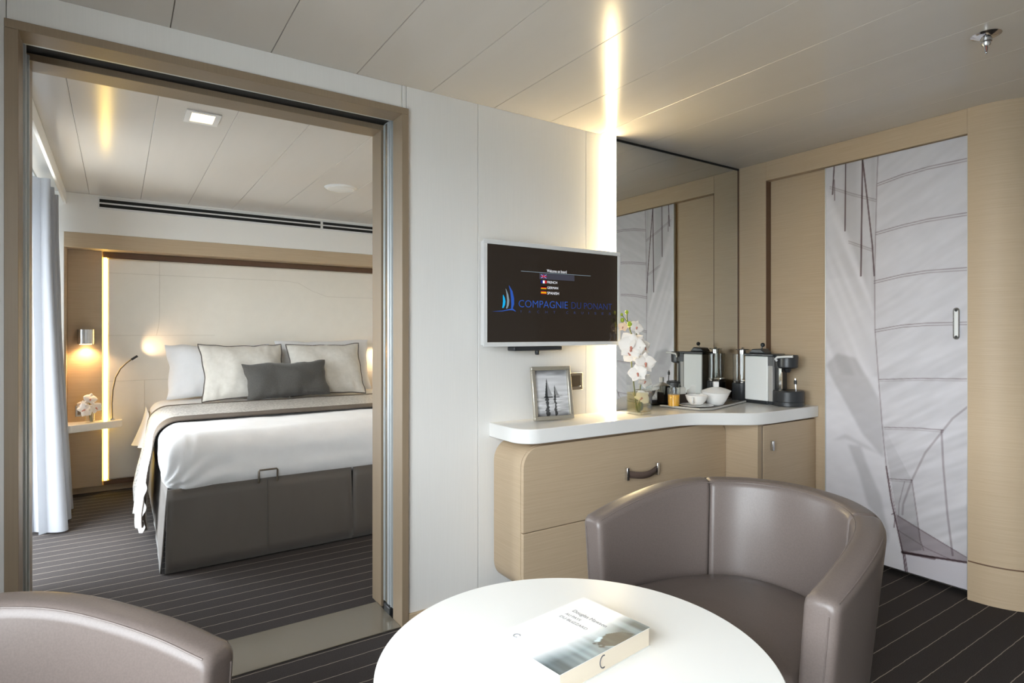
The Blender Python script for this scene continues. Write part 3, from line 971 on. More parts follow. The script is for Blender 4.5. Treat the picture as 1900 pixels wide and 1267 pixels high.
def sconce(x, label):
    t = thing('wall_sconce', label, 'lamp', (x, 5.283, 1.085))
    mb = MB()
    pts = [(.05, -.001), (.05, -.03)] + arc(0, -.045, .05, 0, -180, 14) + [(-.05, -.03), (-.05, -.001)]
    mb.prism(pts, .004, .108)
    mb.build('shade', M['steel'], t, smooth=40)
    MB().lathe([(0, .0010), (.036, .0010), (.036, .0038)], c=(0, -.045, 0), n=20, cap=False).build('diffuser', M['lamp_sconce'], t)
    box('wall_plate', (-.03, -.001, .02), (.03, -.0002, .09), 'steel', t)
    light('sconce_lamp', 'SPOT', (0, -.045, -.003), SCONCE_W, (1.0, .62, .28), t, spot_size=R(150), spot_blend=.7, shadow_soft_size=.03)
    return t
sconce(-.19, 'satin steel wall sconce above the bedside shelf')
sconce(2.39, 'satin steel wall sconce on the far side of the bed')

def reading_lamp(label, x, mir, watts=2.2):
    rl = thing('reading_lamp', label, 'lamp', (x, 5.245, .5305))
    MB().lathe([(0, .012), (.012, .012), (.016, .004), (.016, 0)], n=16).build('base', M['steel'], rl)
    neck = [(0, 0, .01), (-.002, -.005, .12), (.004, -.012, .22), (.02, -.02, .31), (.05, -.03, .375), (.09, -.045, .42), (.118, -.055, .442)]
    neck = [(mir * a, b, c) for a, b, c in neck]
    MB().tube(neck, .0045, 8).build('gooseneck', M['socket_in'], rl)
    MB().tube([neck[-1], (mir * .155, -.062, .468)], .0085, 10).build('lamp_head', M['plastic_black'], rl)
    L = light('reading_spot', 'SPOT', (mir * .166, -.060, .476), watts, (1.0, .70, .42), rl, spot_size=R(80), spot_blend=1.0, shadow_soft_size=.006)
    aim(L, (mir * .285, .045, .560 if mir > 0 else .40))
reading_lamp('thin flexible gooseneck reading lamp on the bedside shelf by the window', -.032, 1)
reading_lamp('thin flexible gooseneck reading lamp on the far bedside shelf', 2.232, -1, 5.0)
sh2 = thing('bedside_shelf', 'small white floating bedside shelf on the far side of the bed', 'shelf', (0, 0, 0))
MB().prism([(2.497, 5.2825), (2.17, 5.2825), (2.17, 5.225), (2.178, 5.215), (2.47, 5.07), (2.497, 5.075)], .478, .530).build('shelf_board', M['solid'], sh2, bevel=.003)

pt = thing('socket_plate', 'steel socket plate behind the bedside orchid', 'socket', (-.217, 5.283, .566))
box('plate', (-.036, -.006, 0), (.036, -.0003, .08), 'socket', pt, bevel=.002)
box('insert', (-.022, -.0075, .014), (.022, -.0062, .066), 'socket_in', pt)

# flowers
def petal_mesh(l, w, m, cup=.12):
    def fn(u, v):
        a = (u - .5) * 2
        wd = w * math.sin(PI * min(1, .04 + .96 * v) ** .75) ** .7 * .5
        return (a * wd, -cup * l * (v ** 2) + .10 * w * a * a, l * v)
    me = MB().grid(fn, 7, 8).mesh('petal', m, 80)
    return me
PET = {}
def flower(parent, loc, size, normal, spin, kind='petal'):
    """orchid bloom: a lip with five petals"""
    key = (round(size, 3), kind)
    if key not in PET:
        big = petal_mesh(size * .54, size * .64, M[kind])
        thin = petal_mesh(size * .52, size * .40, M[kind])
        lip = MB().sphere((0, -size * .06, -size * .05), size * .06, 10, 6, (1, 1.3, 1.1)).sphere((0, -size * .10, -size * .15), size * .05, 10, 6, (.9, .7, 1.4)).mesh('lip', M['lip'], 80)
        PET[key] = (big, thin, lip)
    big, thin, lip = PET[key]
    f = bpy.data.objects.new('bloom', lip)
    COL.objects.link(f); f.parent = parent
    q = Vector(normal).to_track_quat('-Y', 'Z')
    f.rotation_mode = 'QUATERNION'
    f.rotation_quaternion = q @ Matrix.Rotation(spin, 3, 'Y').to_quaternion()
    f.location = loc
    for me, a in ((thin, 0), (big, 80), (thin, 140), (thin, 220), (big, 280)):
        p = bpy.data.objects.new('petal', me)
        COL.objects.link(p); p.parent = f
        p.rotation_euler = (R(random.uniform(-8, 8)), R(a), 0)
        p.location = (0, .002 if me is thin else -.002, 0)
    return f

ov = thing('bedside_orchid', 'small glass of white orchid blooms on the bedside shelf', 'flowers', (-.165, 5.20, .5305))
MB().lathe([(.0, .002), (.026, .002), (.029, .07), (.031, .07), (.028, 0), (0, 0)], n=20, cap=False).build('glass_cup', M['glass'], ov)
MB().tube([(.004, 0, .004), (-.004, -.003, .07), (-.02, -.005, .12)], .0028, 6).build('stem', M['stem'], ov)
MB().tube([(.012, .0, .004), (.0, -.003, .06), (.0, -.01, .15)], .0028, 6).build('stem', M['stem'], ov)
MB().tube([(.016, .0, .004), (.01, -.003, .06), (.03, -.01, .10)], .0028, 6).build('stem', M['stem'], ov)
for loc, s, n_, sp_ in (((.004, -.015, .168), .085, (.3, -1, .3), .3), ((-.025, -.03, .095), .10, (-.25, -1, .1), 1.0), ((.035, -.025, .105), .085, (.4, -1, .2), -.4), ((-.045, -.01, .125), .07, (-.6, -1, .2), .2)):
    flower(ov, loc, s, n_, sp_)

# ------------------------------------------------------------------ television
tv = thing('television', 'white framed flat television showing a blue sail logo', 'television', (1.651, 2.12, 1.108))
TW, THt = .388, .450
fr = MB()
bz = .019
fr.box((-TW, -.008, 0), (TW, .0, bz)).box((-TW, -.008, THt - bz), (TW, 0, THt)).box((-TW, -.008, bz), (-TW + bz, 0, THt - bz)).box((TW - bz, -.008, bz), (TW, 0, THt - bz))
fr.build('bezel', M['tvwhite'], tv, bevel=.002)
scr = box('screen', (-TW + bz, -.0055, bz), (TW - bz, -.0005, THt - bz), 'tvscreen', tv)
box('back_case', (-TW + .004, .0005, .004), (TW - .004, .028, THt - .004), 'tvwhite', tv, bevel=.006)
box('mount_plate', (-.10, .0285, .08), (.10, .084, .34), 'plastic_black', tv)
bar = box('bracket_tray', (-.233, -.004, -.020), (.030, .050, -.001), 'plastic_dark', tv, bevel=.004)
MB().lathe([(.0, -.038), (.009, -.038), (.011, -.030), (.011, -.0205)], c=(-.10, .01, 0), n=14, cap=False).build('knob', M['plastic_black'], bar)
fil = bpy.data.materials
def em(name, c, s=.8): return emis(name, s2l(c), s)
E_white = em('screen_white', (.92, .93, .95), 1.0)
E_blue = em('screen_blue', (.20, .36, .72), .8)
E_dblue = em('screen_deep_blue', (.17, .24, .47), .8)
E_dim = em('screen_dim_blue', (.22, .26, .42), .8)
E_cyan = em('screen_cyan', (.12, .66, .88), .9)
E_grey = em('screen_silver', (.55, .62, .66), .7)
E_bar = em('screen_bar_grey', (.29, .29, .33), .7)
E_red = em('screen_red', (.80, .16, .18), .8)
E_yel = em('screen_yellow', (.90, .72, .08), .8)
E_navy = em('screen_navy', (.13, .16, .50), .8)
E_blk = em('screen_black', (.02, .02, .02), .5)
def txt_mesh(body, off=0.0):
    c = bpy.data.curves.new('t', 'FONT')
    c.body = body
    c.resolution_u = 3
    c.offset = off
    o = bpy.data.objects.new('t', c)
    COL.objects.link(o)
    dg = bpy.context.evaluated_depsgraph_get()
    me = bpy.data.meshes.new_from_object(o.evaluated_get(dg))
    bpy.data.objects.remove(o)
    bpy.data.curves.remove(c)
    return me
def text(name, body, x0, x1, z0, z1, fn, m, parent, off=0.0):
    """lettering stretched into a box, placed by fn(x, z) -> local point"""
    me = txt_mesh(body, off)
    vs = [v.co.copy() for v in me.vertices]
    mnx = min(v.x for v in vs); mxx = max(v.x for v in vs); mny = min(v.y for v in vs); mxy = max(v.y for v in vs)
    for v in me.vertices:
        a = x0 + (v.co.x - mnx) / (mxx - mnx) * (x1 - x0)
        b = z0 + (v.co.y - mny) / (mxy - mny) * (z1 - z0)
        v.co = fn(a, b)
    me.materials.clear(); me.materials.append(m)
    me.name = name
    o = bpy.data.objects.new(name, me)
    COL.objects.link(o); o.parent = parent
    return o
tvp = lambda x, z: (x - 1.651, -.0062, z - 1.108)
def tvquad(name, pts, m, dy=0):
    n = len(pts)
    v = [tvp(*p) for p in pts]
    return MB().add([(a, b - dy, c) for a, b, c in v], [tuple(range(n))]).build(name, m, scr, smooth=0)
def tvrect(name, x0, x1, z0, z1, m, dy=0): return tvquad(name, [(x0, z0), (x1, z0), (x1, z1), (x0, z1)], m, dy)
text('lettering', 'Welcome on board', 1.592, 1.704, 1.437, 1.450, tvp, E_white, scr)
tvrect('rule', 1.452, 1.849, 1.4325, 1.4345, E_grey)
tvrect('menu_bar', 1.551, 1.75, 1.4045, 1.4310, E_bar)
# flags
tvrect('flag_ground', 1.558, 1.590, 1.409, 1.425, E_navy, .0002)
for a, b in (((1.558, 1.409), (1.590, 1.425)), ((1.558, 1.425), (1.590, 1.409))):
    dx = .0022
    tvquad('flag_cross', [(a[0], a[1]), (a[0] + dx, a[1]), (b[0], b[1]), (b[0] - dx, b[1])], E_white, .0004)
tvrect('flag_cross', 1.558, 1.590, 1.4150, 1.4190, E_red, .0006); tvrect('flag_cross', 1.572, 1.576, 1.409, 1.425, E_red, .0006)
for i, m in enumerate((E_navy, E_white, E_red)): tvrect('flag_band', 1.559 + i * .0103, 1.559 + (i + 1) * .0103, 1.386, 1.399, m, .0002)
for i, m in enumerate((E_yel, E_red, E_blk)): tvrect('flag_band', 1.559, 1.589, 1.361 + i * .004, 1.361 + (i + 1) * .004, m, .0002)
for z0, z1, m in ((1.339, 1.342, E_red), (1.342, 1.348, E_yel), (1.348, 1.351, E_red)): tvrect('flag_band', 1.559, 1.589, z0, z1, m, .0002)
text('lettering', 'FRENCH', 1.594, 1.650, 1.387, 1.398, tvp, E_white, scr)
text('lettering', 'GERMAN', 1.594, 1.655, 1.3625, 1.3735, tvp, E_white, scr)
text('lettering', 'SPANISH', 1.594, 1.660, 1.338, 1.350, tvp, E_white, scr)
text('lettering', 'COMPAGNIE', 1.440, 1.711, 1.2775, 1.3085, tvp, E_blue, scr, -.012)
text('lettering', 'DU', 1.733, 1.790, 1.2775, 1.3075, tvp, E_dblue, scr, -.012)
text('lettering', 'PONANT', 1.808, 1.983, 1.2775, 1.3065, tvp, E_dblue, scr, -.012)
for ch_, x_ in zip('YACHTCRUISES', (1.446, 1.492, 1.538, 1.583, 1.628, 1.702, 1.747, 1.792, 1.835, 1.872, 1.918, 1.964)):
    text('letter', ch_, x_, x_ + (.003 if ch_ == 'I' else .012), 1.2535, 1.2645, tvp, E_dim, scr)
def sail_shape(name, spine, width, m):
    L_ = []; R_ = []
    n = len(spine)
    for i, (x, z) in enumerate(spine):
        w = width * math.sin(PI * (.03 + .82 * i / (n - 1))) ** .8
        L_.append((x - w / 2, z)); R_.append((x + w / 2, z))
    tvquad(name, L_ + R_[::-1], m)
sail_shape('logo_sail', [(1.360, 1.328), (1.364, 1.315), (1.366, 1.30), (1.364, 1.285), (1.359, 1.272)], .013, E_cyan)
sail_shape('logo_sail', [(1.374, 1.354), (1.382, 1.33), (1.386, 1.305), (1.384, 1.285), (1.378, 1.270)], .012, E_grey)
sail_shape('logo_sail', [(1.390, 1.368), (1.402, 1.345), (1.408, 1.315), (1.409, 1.29), (1.405, 1.270)], .016, E_blue)
tvquad('logo_hull', [(1.304, 1.2555), (1.356, 1.2575), (1.392, 1.2635), (1.409, 1.2635), (1.425, 1.2575), (1.424, 1.261), (1.41, 1.2705), (1.396, 1.269), (1.356, 1.2605)], E_blue)

# ------------------------------------------------------------------ desk: worktop, drawer unit, cupboard
wt = MB()
front = [(1.345, YW - .0005), (1.345, 2.03)] + arc(1.435, 2.03, .09, 180, 270, 8)[1:] + [(2.20, 1.940), (2.27, 1.937), (2.33, 1.922), (2.40, 1.885), (2.50, 1.812), (2.56, 1.770), (2.61, 1.746), (2.67, 1.738), (2.74, 1.737), (3.141, 1.745), (3.141, 2.026), (3.0995, 2.026), (3.0995, YW - .0005)]
wt.prism(front, .716, .776)
wo = wt.build('worktop', M['solid'], None, bevel=.004, seg=3)
tag(wo, 'thick white worktop with rounded stepped front under the television', 'worktop')

du = thing('drawer_unit', 'rounded beige wooden drawer unit below the worktop', 'drawer unit', (0, 0, 0))
def rrect(x0, x1, z0, z1, rtl, rtr, rbr, rbl, n=8):
    p = []
    def c(cx, cz, r, a0):
        if r <= 0: p.append((cx, cz))
        else: p.extend(arc(cx, cz, r, a0, a0 + 90, n))
    c(x1 - rtr, z1 - rtr, rtr, 0); c(x0 + rtl, z1 - rtl, rtl, 90); c(x0 + rbl, z0 + rbl, rbl, 180); c(x1 - rbr, z0 + rbr, rbr, 270)
    return p
UX0, UX1, UZ0, UZ1 = 1.362, 2.648, .095, .7015
MB().prism(rrect(UX0, UX1, UZ0, UZ1, .085, .06, .06, .085), 1.988, YW - .0135, 'y').build('body', M['wood'], du, smooth=40, bevel=.002)
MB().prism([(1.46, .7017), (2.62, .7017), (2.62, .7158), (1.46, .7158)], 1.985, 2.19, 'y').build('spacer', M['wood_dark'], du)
dr = MB().prism(rrect(UX0, UX1, .357, UZ1, .085, .06, 0, 0), 1.966, 1.9835, 'y').build('drawer', M['wood'], du, smooth=40, bevel=.0015)
dr2 = MB().prism(rrect(UX0, UX1, UZ0, .353, 0, 0, .06, .085), 1.966, 1.9835, 'y').build('drawer', M['wood'], du, smooth=40, bevel=.0015)
box('plinth', (1.55, 2.02, 0), (2.60, YW - .02, .0948), 'plastic_black', du)
def strap_handle(parent, cx, cz, y):
    h = MB()
    n = 16
    def fn(u, v):
        x = cx - .098 + .196 * u
        b = math.sin(PI * u)
        return (x, y - .010 - .020 * b, cz + .016 - .013 * b - .030 * (1 - v) + .030 * .0)
    o = h.grid(fn, n, 3).build('handle', M['strap'], parent, smooth=80)
    md = o.modifiers.new('solid', 'SOLIDIFY'); md.thickness = .005
    for s in (-1, 1):
        box('handle_clip', (cx + s * .098 - .007, y - .018, cz - .028), (cx + s * .098 + .007, y - .0003, cz + .030), 'chrome', o, bevel=.002)
    return o
strap_handle(dr, 2.03, .523, 1.968)
strap_handle(dr2, 2.03, .235, 1.968)

cb = thing('cupboard', 'beige wooden minibar cupboard at the deep end of the worktop', 'cupboard', (0, 0, 0))
box('body', (2.652, 1.782, .06), (3.139, 2.02, .7155), 'wood', cb, bevel=.0015)
cdoor = box('door', (2.668, 1.760, .062), (3.137, 1.7805, .706), 'wood', cb, bevel=.0015)
box('door_edge', (2.652, 1.762, .062), (2.6665, 1.7815, .7155), 'wood_v', cb, bevel=.001)
box('top_rail', (2.668, 1.768, .7075), (3.137, 1.7815, .7157), 'edge', cb)
box('handle', (2.726, 1.746, .577), (2.741, 1.7598, .626), 'steel', cdoor, bevel=.0015)
box('plinth', (2.68, 1.81, 0), (3.12, 2.01, .0598), 'plastic_black', cb)

WZT = .7765
# ------------------------------------------------------------------ photo frame + wall socket
pf = thing('photo_frame', 'silver photo frame with a black and white sailing picture', 'photo frame', (1.628, 2.115, WZT + .001), R(-8))
lean = Matrix.Rotation(R(-9), 4, 'X')
PWd, PH = .100, .238
def pfb(name, a, b, m, parent=pf, bevel=.0015):
    o = box(name, a, b, m, parent, bevel=bevel)
    if parent is pf: o.matrix_local = lean
    return o
t_ = .017
pfb('frame_rail', (-PWd, -.018, 0), (PWd, 0, t_), 'photo_frame')
pfb('frame_rail', (-PWd, -.018, PH - t_), (PWd, 0, PH), 'photo_frame')
pfb('frame_rail', (-PWd, -.018, t_), (-PWd + t_, 0, PH - t_), 'photo_frame')
pfb('frame_rail', (PWd - t_, -.018, t_), (PWd, 0, PH - t_), 'photo_frame')
pfb('back_board', (-PWd + .002, .0005, .002), (PWd - .002, .004, PH - .002), 'plastic_black')
def photo_fn(S, Z):
    w, h = 2 * (PWd - t_), PH - 2 * t_
    x = S / w; z = Z / h
    sea = .74 + .22 * (vnoise(x * 3, z * 34, 11) - .5) + .12 * (vnoise(x * 9, z * 70, 12) - .5)
    L = np.where(z > .45, .80 + .10 * (vnoise(x * 2.2, z * 22, 13) - .5), sea)
    L = np.where(z > .86, .42 + .35 * (1 - z) / .14 + .15 * (vnoise(x * 4, z * 30, 14) - .5), L)
    L = np.where(z < .12, L * (.55 + 3.5 * z), L)
    def sp(poly, v):
        nonlocal L
        L = np.where(in_poly(x, z, poly), v, L)
    sp([(.29, .42), (.37, .84), (.385, .42)], .20); sp([(.38, .43), (.375, .82), (.43, .62), (.52, .45)], .60)
    sp([(.57, .42), (.60, .67), (.61, .67), (.62, .42)], .22); sp([(.62, .43), (.61, .66), (.68, .52), (.74, .43)], .55)
    sp([(.26, .40), (.55, .40), (.52, .425), (.27, .425)], .15); sp([(.56, .40), (.75, .40), (.73, .42), (.57, .42)], .18)
    for c, wd in ((.35, .055), (.60, .035)):
        wob = c + .03 * (vnoise(z * 26, z * 0 + c * 10, 15) - .5)
        m = (np.abs(x - wob) < wd * (.5 + .9 * vnoise(z * 40, z * 0, 16))) & (z < .40)
        L = np.where(m, L * .38, L)
    L = np.clip(L, .05, 1)
    return np.stack([L, L, L * 1.01], -1)
po = printed('photograph', 90, 120, lambda s, z: (s - (PWd - t_), -.004, t_ + z), photo_fn, 2 * (PWd - t_), PH - 2 * t_, M['print_photo'], pf)
po.matrix_local = lean
st = MB().prism([(-.03, 0), (.03, 0), (.015, .17), (-.015, .17)], 0, .004, 'y').build('easel_leg', M['plastic_black'], pf)
st.matrix_local = Matrix.Translation((0, .076, .001)) @ Matrix.Rotation(R(15), 4, 'X')

so = thing('socket_plate', 'steel wall socket plate on the white wall beside the photo frame', 'socket', (1.829, YW, .893))
box('plate', (-.042, -.008, 0), (.042, -.0003, .083), 'socket', so, bevel=.002)
box('insert', (-.030, -.0095, .016), (.026, -.0082, .070), 'socket_in', so)
MB().lathe([(0, 0), (.006, 0), (.006, .002)], n=12).build('switch_stud', M['chrome'], so).location = (.018, -.0105, .018)

# ------------------------------------------------------------------ orchid vase
va = thing('orchid_vase', 'square glass vase with white orchid stem in front of the mirror', 'flowers', (2.096, 2.046, WZT))
q = .044
vm = MB()
hgl = .188
for a, b in (((-q, -q), (q, -q + .004)), ((-q, q - .004), (q, q)), ((-q, -q + .004), (-q + .004, q - .004)), ((q - .004, -q + .004), (q, q - .004))):
    vm.box((a[0], a[1], 0), (b[0], b[1], hgl))
vrot = R(8)
vm.build('glass_wall', M['glass'], va, smooth=0).rotation_euler.z = vrot
box('glass_base', (-q + .0042, -q + .0042, .0005), (q - .0042, q - .0042, .012), 'glass', va).rotation_euler.z = vrot
box('water', (-q + .0045, -q + .0045, .0125), (q - .0045, q - .0045, .105), 'water', va).rotation_euler.z = vrot
VR = Vector((.833, -.553, 0)); VF = Vector((-.69, -.72, 0))
def vpt(across, up, near=0.0):
    return VR * across + VF * near + Vector((0, 0, up))
def vtube(pts, r):
    MB().tube([vpt(*p) for p in pts], r, 8).build('stem', M['stem'], va)
vtube([(.002, .014), (.004, .10), (.012, .17), (.002, .24), (-.008, .30), (-.022, .35), (-.046, .41), (-.058, .46), (-.058, .485)], .003)
vtube([(-.012, .014), (-.022, .12), (-.034, .22), (-.040, .31)], .003)
vtube([(-.052, .44), (-.070, .46), (-.080, .475)], .002)
vtube([(-.018, .35), (-.010, .40), (-.008, .43)], .002)
for c, r in (((-.059, .490), .009), ((-.083, .478), .007), ((-.080, .452), .010), ((-.044, .432), .013)):
    MB().sphere(vpt(c[0], c[1], .01), r, 12, 8, (1, 1, 1.15)).build('bud', M['bud'], va)
for c in ((.0, .03), (.010, .036)):
    MB().sphere(vpt(*c), .014, 10, 6, (.8, .8, 1.6)).build('leaf_sheath', M['stem'], va)
for a_, z_, near, s_, nx_, nz_, sp_, k_ in (
        (-.076, .420, .01, .050, -.5, .1, .2, 'petal_peach'), (-.012, .418, .01, .072, .6, .2, .5, 'petal'),
        (-.036, .326, .035, .125, -.1, .05, .15, 'petal'), (-.052, .350, .020, .090, -.6, .3, .8, 'petal'), (-.012, .350, .020, .085, .3, .5, -.5, 'petal'),
        (-.040, .285, .025, .085, -.3, -.5, 2.6, 'petal'), (.024, .322, .015, .080, .9, .1, -.2, 'petal'),
        (.030, .248, .030, .100, .3, .05, .1, 'petal'), (-.008, .200, .050, .088, -.1, .2, -.2, 'petal'),
        (.030, .160, .012, .075, .4, -.2, .6, 'petal'), (.016, .080, .012, .075, .1, -.3, .9, 'petal')):
    n_ = VF + VR * nx_ + Vector((0, 0, nz_))
    flower(va, vpt(a_, z_, near), s_, n_, sp_, k_)

# ------------------------------------------------------------------ tray with breakfast things
tr = thing('serving_tray', 'flat grey serving tray on the worktop before the mirror', 'tray', (0, 0, WZT))
tpoly = [(2.385, 2.17), (2.43, 1.955), (2.50, 1.93), (2.93, 2.045), (2.90, 2.185)]
MB().prism(tpoly, .0002, .006).build('tray_base', M['tray'], tr, bevel=.002)
n = len(tpoly)
c0 = Vector((sum(p[0] for p in tpoly) / n, sum(p[1] for p in tpoly) / n))
MB().tube([(p[0], p[1], .0075) for p in tpoly], .0055, 8, closed=True).build('tray_rim', M['tray_rim'], tr)
TZ = WZT + .0065

gl = thing('juice_glass', 'glass tumbler of orange juice on the tray', 'glass', (2.418, 2.112, TZ))
MB().lathe([(.0, .004), (.029, .004), (.032, .098), (.0335, .098), (.0315, 0), (0, 0)], n=28, cap=False).build('tumbler', M['glass'], gl)
MB().lathe([(.0, .0045), (.0285, .0045), (.0300, .062), (0, .062)], n=28, cap=False).build('juice', M['juice'], gl)

cs = thing('teacup', 'white porcelain teacup on the tray in front of the teapot', 'cup', (2.497, 2.030, TZ + .0135))
MB().lathe([(.0, .0), (.022, .0), (.030, .006), (.040, .022), (.047, .044), (.0455, .044), (.038, .024), (.028, .009), (0, .006)], n=32, cap=False).build('bowl', M['ceramic'], cs, smooth=60)
hpts = [(-.040, 0, .036), (-.055, -.003, .037), (-.064, -.004, .028), (-.060, -.004, .016), (-.044, -.002, .010), (-.034, 0, .012)]
hd = MB().tube(hpts, .0045, 8).build('handle', M['ceramic'], cs, smooth=80)
hd.rotation_euler = (0, 0, R(20))
sa = MB().lathe([(.0, .0), (.035, .0), (.060, .006), (.078, .012), (.077, .0135), (.058, .009), (.03, .005), (0, .005)], n=36, cap=False).build('saucer', M['ceramic'], None, smooth=60)
sa.location = (2.497, 2.030, TZ)
tag(sa, 'white porcelain saucer under the teacup', 'saucer')
sa.scale = (1.1, 1.1, 1.0)
cs.scale = (1.22, 1.22, 1.1)

tp = thing('teapot', 'white porcelain teapot with square lid knob on the tray', 'teapot', (2.640, 2.020, TZ), R(-30))
def pot(u, v):
    a = 2 * PI * u
    prof = [(.030, 0), (.040, .006), (.054, .03), (.066, .058), (.070, .068)]
    z = v * (len(prof) - 1); i = min(int(z), len(prof) - 2); f = z - i
    r = prof[i][0] * (1 - f) + prof[i + 1][0] * f; zz = prof[i][1] * (1 - f) + prof[i + 1][1] * f
    sq = 1.0 + .16 * v * (abs(math.cos(a)) ** 6) 
    lift = .010 * v * (abs(math.cos(a)) ** 6)
    return (r * sq * math.cos(a), r * .88 * math.sin(a), zz + lift)
pb = MB().grid(pot, 40, 14, close_u=True)
pb.f.append(tuple(reversed(range(40))))
pb.build('body', M['ceramic'], tp, smooth=70)
def lid(u, v):
    a = 2 * PI * u
    r = .070 * (1 - v) + .001
    lift = .010 * (1 - v) * (abs(math.cos(a)) ** 6)
    sq = 1.0 + .16 * (1 - v) * (abs(math.cos(a)) ** 6)
    return (r * sq * math.cos(a), r * .88 * math.sin(a), .069 + lift + .030 * (1 - (1 - v) ** 1.5))
ld = MB().grid(lid, 40, 8, close_u=True).build('lid', M['ceramic'], tp, smooth=70)
box('knob', (-.013, -.012, .098), (.013, .012, .127), 'ceramic', ld, bevel=.004, seg=3)
MB().tube([(-.060, 0, .060), (-.083, 0, .060), (-.085, 0, .035), (-.055, 0, .026)], .005, 8).build('handle', M['ceramic'], tp, smooth=80)

# holders keep their paper sachets above the rim
def holder(label, loc, rz):
    t = thing('sachet_box', label, 'box', loc, rz)
    m = MB()
    w, d, h, th = .036, .022, .058, .003
    m.box((-w, -d, 0), (w, d, .003)).box((-w, -d, .003), (w, -d + th, h)).box((-w, d - th, .003), (w, d, h * .8)).box((-w, -d + th, .003), (-w + th, d - th, h)).box((w - th, -d + th, .003), (w, d - th, h * .75))
    m.build('holder', M['boxdark'], t)
    for k in range(4):
        y = -d + .006 + .009 * k
        x0 = -w + .006 + .004 * k
        s_ = MB().prism([(x0, .006), (x0 + .045, .006), (x0 + .050, .086 + .006 * (k % 2)), (x0 + .004, .090)], y, y + .003, 'y').build('sachet', M['sachet'], t)
    return t
holder('dark brown box of paper sachets behind the teacup', (2.520, 2.150, TZ), R(-4))
tc_ = thing('tent_card', 'folded white paper card standing behind the teacup', 'card', (2.628, 2.160, TZ), R(-30))
MB().add([(-.030, 0, .03), (.004, 0, .03), (.004, 0, .0), (.016, 0, .0), (.016, 0, .098), (-.006, 0, .100), (-.018, 0, .082), (-.034, 0, .070)], [(0, 1, 4, 5, 6, 7), (1, 2, 3, 4)]).build('card_leaf', M['sachet'], tc_, smooth=0).modifiers.new('solid', 'SOLIDIFY').thickness = .002
MB().add([(-.014, .020, 0), (.014, .020, 0), (.014, .002, .095), (-.010, .002, .095)], [(0, 1, 2, 3)]).build('card_leaf', M['sachet'], tc_, smooth=0).modifiers.new('solid', 'SOLIDIFY').thickness = .002

# ------------------------------------------------------------------ coffee machine
cm = thing('coffee_machine', 'white and black capsule coffee machine with clear water tank', 'coffee machine', (3.005, 2.0, WZT), 0)
# local: -y is the front (towards the room), x across
W2 = .058
body = MB().prism([(-W2, -.080), (W2, -.080), (W2, .062), (-W2, .062)], .018, .262)
body.build('side_shell', M['gloss_white'], cm, bevel=.006, seg=3)
box('foot', (-W2 + .002, -.078, 0), (W2 - .002, .060, .0178), 'plastic_black', cm, bevel=.003)
box('front_strip', (-W2 + .002, -.108, .018), (W2 - .002, -.0805, .262), 'tray_rim', cm, bevel=.004)
box('control_panel', (-W2, -.1085, .212), (-W2 + .0018, -.082, .2615), 'plastic_dark', cm)
box('top_cover', (-W2 - .001, -.112, .2623), (W2 + .001, .066, .276), 'plastic_dark', cm, bevel=.004)
lv = MB().prism([(-.05, .2762), (.055, .2762), (.035, .300), (-.025, .304)], -.035, .035, 'x').build('lever_hump', M['plastic_dark'], cm, bevel=.006)
MB().tube([(0, -.005, .300), (0, -.012, .318)], .004, 8).build('lever_stem', M['steel'], lv)
MB().sphere((0, -.013, .324), .012).build('lever_ball', M['plastic_black'], lv)
hd = MB().lathe([(0, .200), (.042, .200), (.052, .208), (.054, .262), (.050, .272), (0, .274)], c=(0, -.160, 0), n=32, cap=False).build('brew_head', M['plastic_dark'], cm, smooth=45)
box('head_bridge', (-.040, -.150, .205), (.040, -.109, .270), 'plastic_dark', cm)
MB().tube([(-.056, -.135, .240), (-.062, -.128, .250), (-.062, -.140, .260), (-.058, -.18, .264), (-.052, -.222, .266)], .0065, 8).build('head_handle', M['white_plastic'], hd, smooth=80)
MB().lathe([(0, .178), (.012, .178), (.018, .188), (.020, .1995)], c=(0, -.160, 0), n=18, cap=False).build('spout', M['plastic_black'], hd)
box('column', (-.036, -.135, .084), (.036, -.1085, .2045), 'plastic_black', cm)
box('column_trim', (-.040, -.150, .084), (-.030, -.1355, .2), 'chrome', cm)
MB().lathe([(0, 0), (.075, 0), (.079, .004), (.079, .022), (.077, .024), (.079, .026), (.079, .076), (.074, .083), (0, .083)], c=(0, -.165, 0), n=40, cap=False).build('drip_tray', M['plastic_dark'], cm, smooth=35)
box('tray_bridge', (-.05, -.115, .001), (.05, -.079, .0835), 'plastic_dark', cm)
MB().tube([(-.030, -.225, .083), (-.030, -.225, .105), (-.030, -.222, .150)], .0035, 8).build('steam_wand', M['chrome'], cm)
MB().lathe([(0, .120), (.007, .120), (.008, .135), (.006, .142), (0, .142)], c=(-.030, -.223, 0), n=10, cap=False).build('wand_grip', M['plastic_black'], cm)
MB().lathe([(0, 0), (.052, 0), (.054, .004), (.054, .100), (.050, .104), (0, .104)], c=(0, .120, 0), n=32, cap=False).build('tank_base', M['plastic_dark'], cm, smooth=35)
MB().lathe([(.051, .1045), (.052, .114), (.0525, .116), (.050, .116), (.048, .1045)], c=(0, .120, 0), n=32, cap=False).build('tank_ring', M['chrome'], cm)
MB().lathe([(.0505, .1165), (.0505, .268), (.048, .268), (.048, .1165)], c=(0, .120, 0), n=32, cap=False).build('water_tank', M['tank'], cm)
tl = MB().lathe([(0, .269), (.020, .269), (.020, .292), (.036, .294), (.038, .298), (.012, .300), (.006, .308), (0, .309)], c=(0, .115, 0), n=28, cap=False).build('tank_lid', M['steel'], cm, smooth=35)

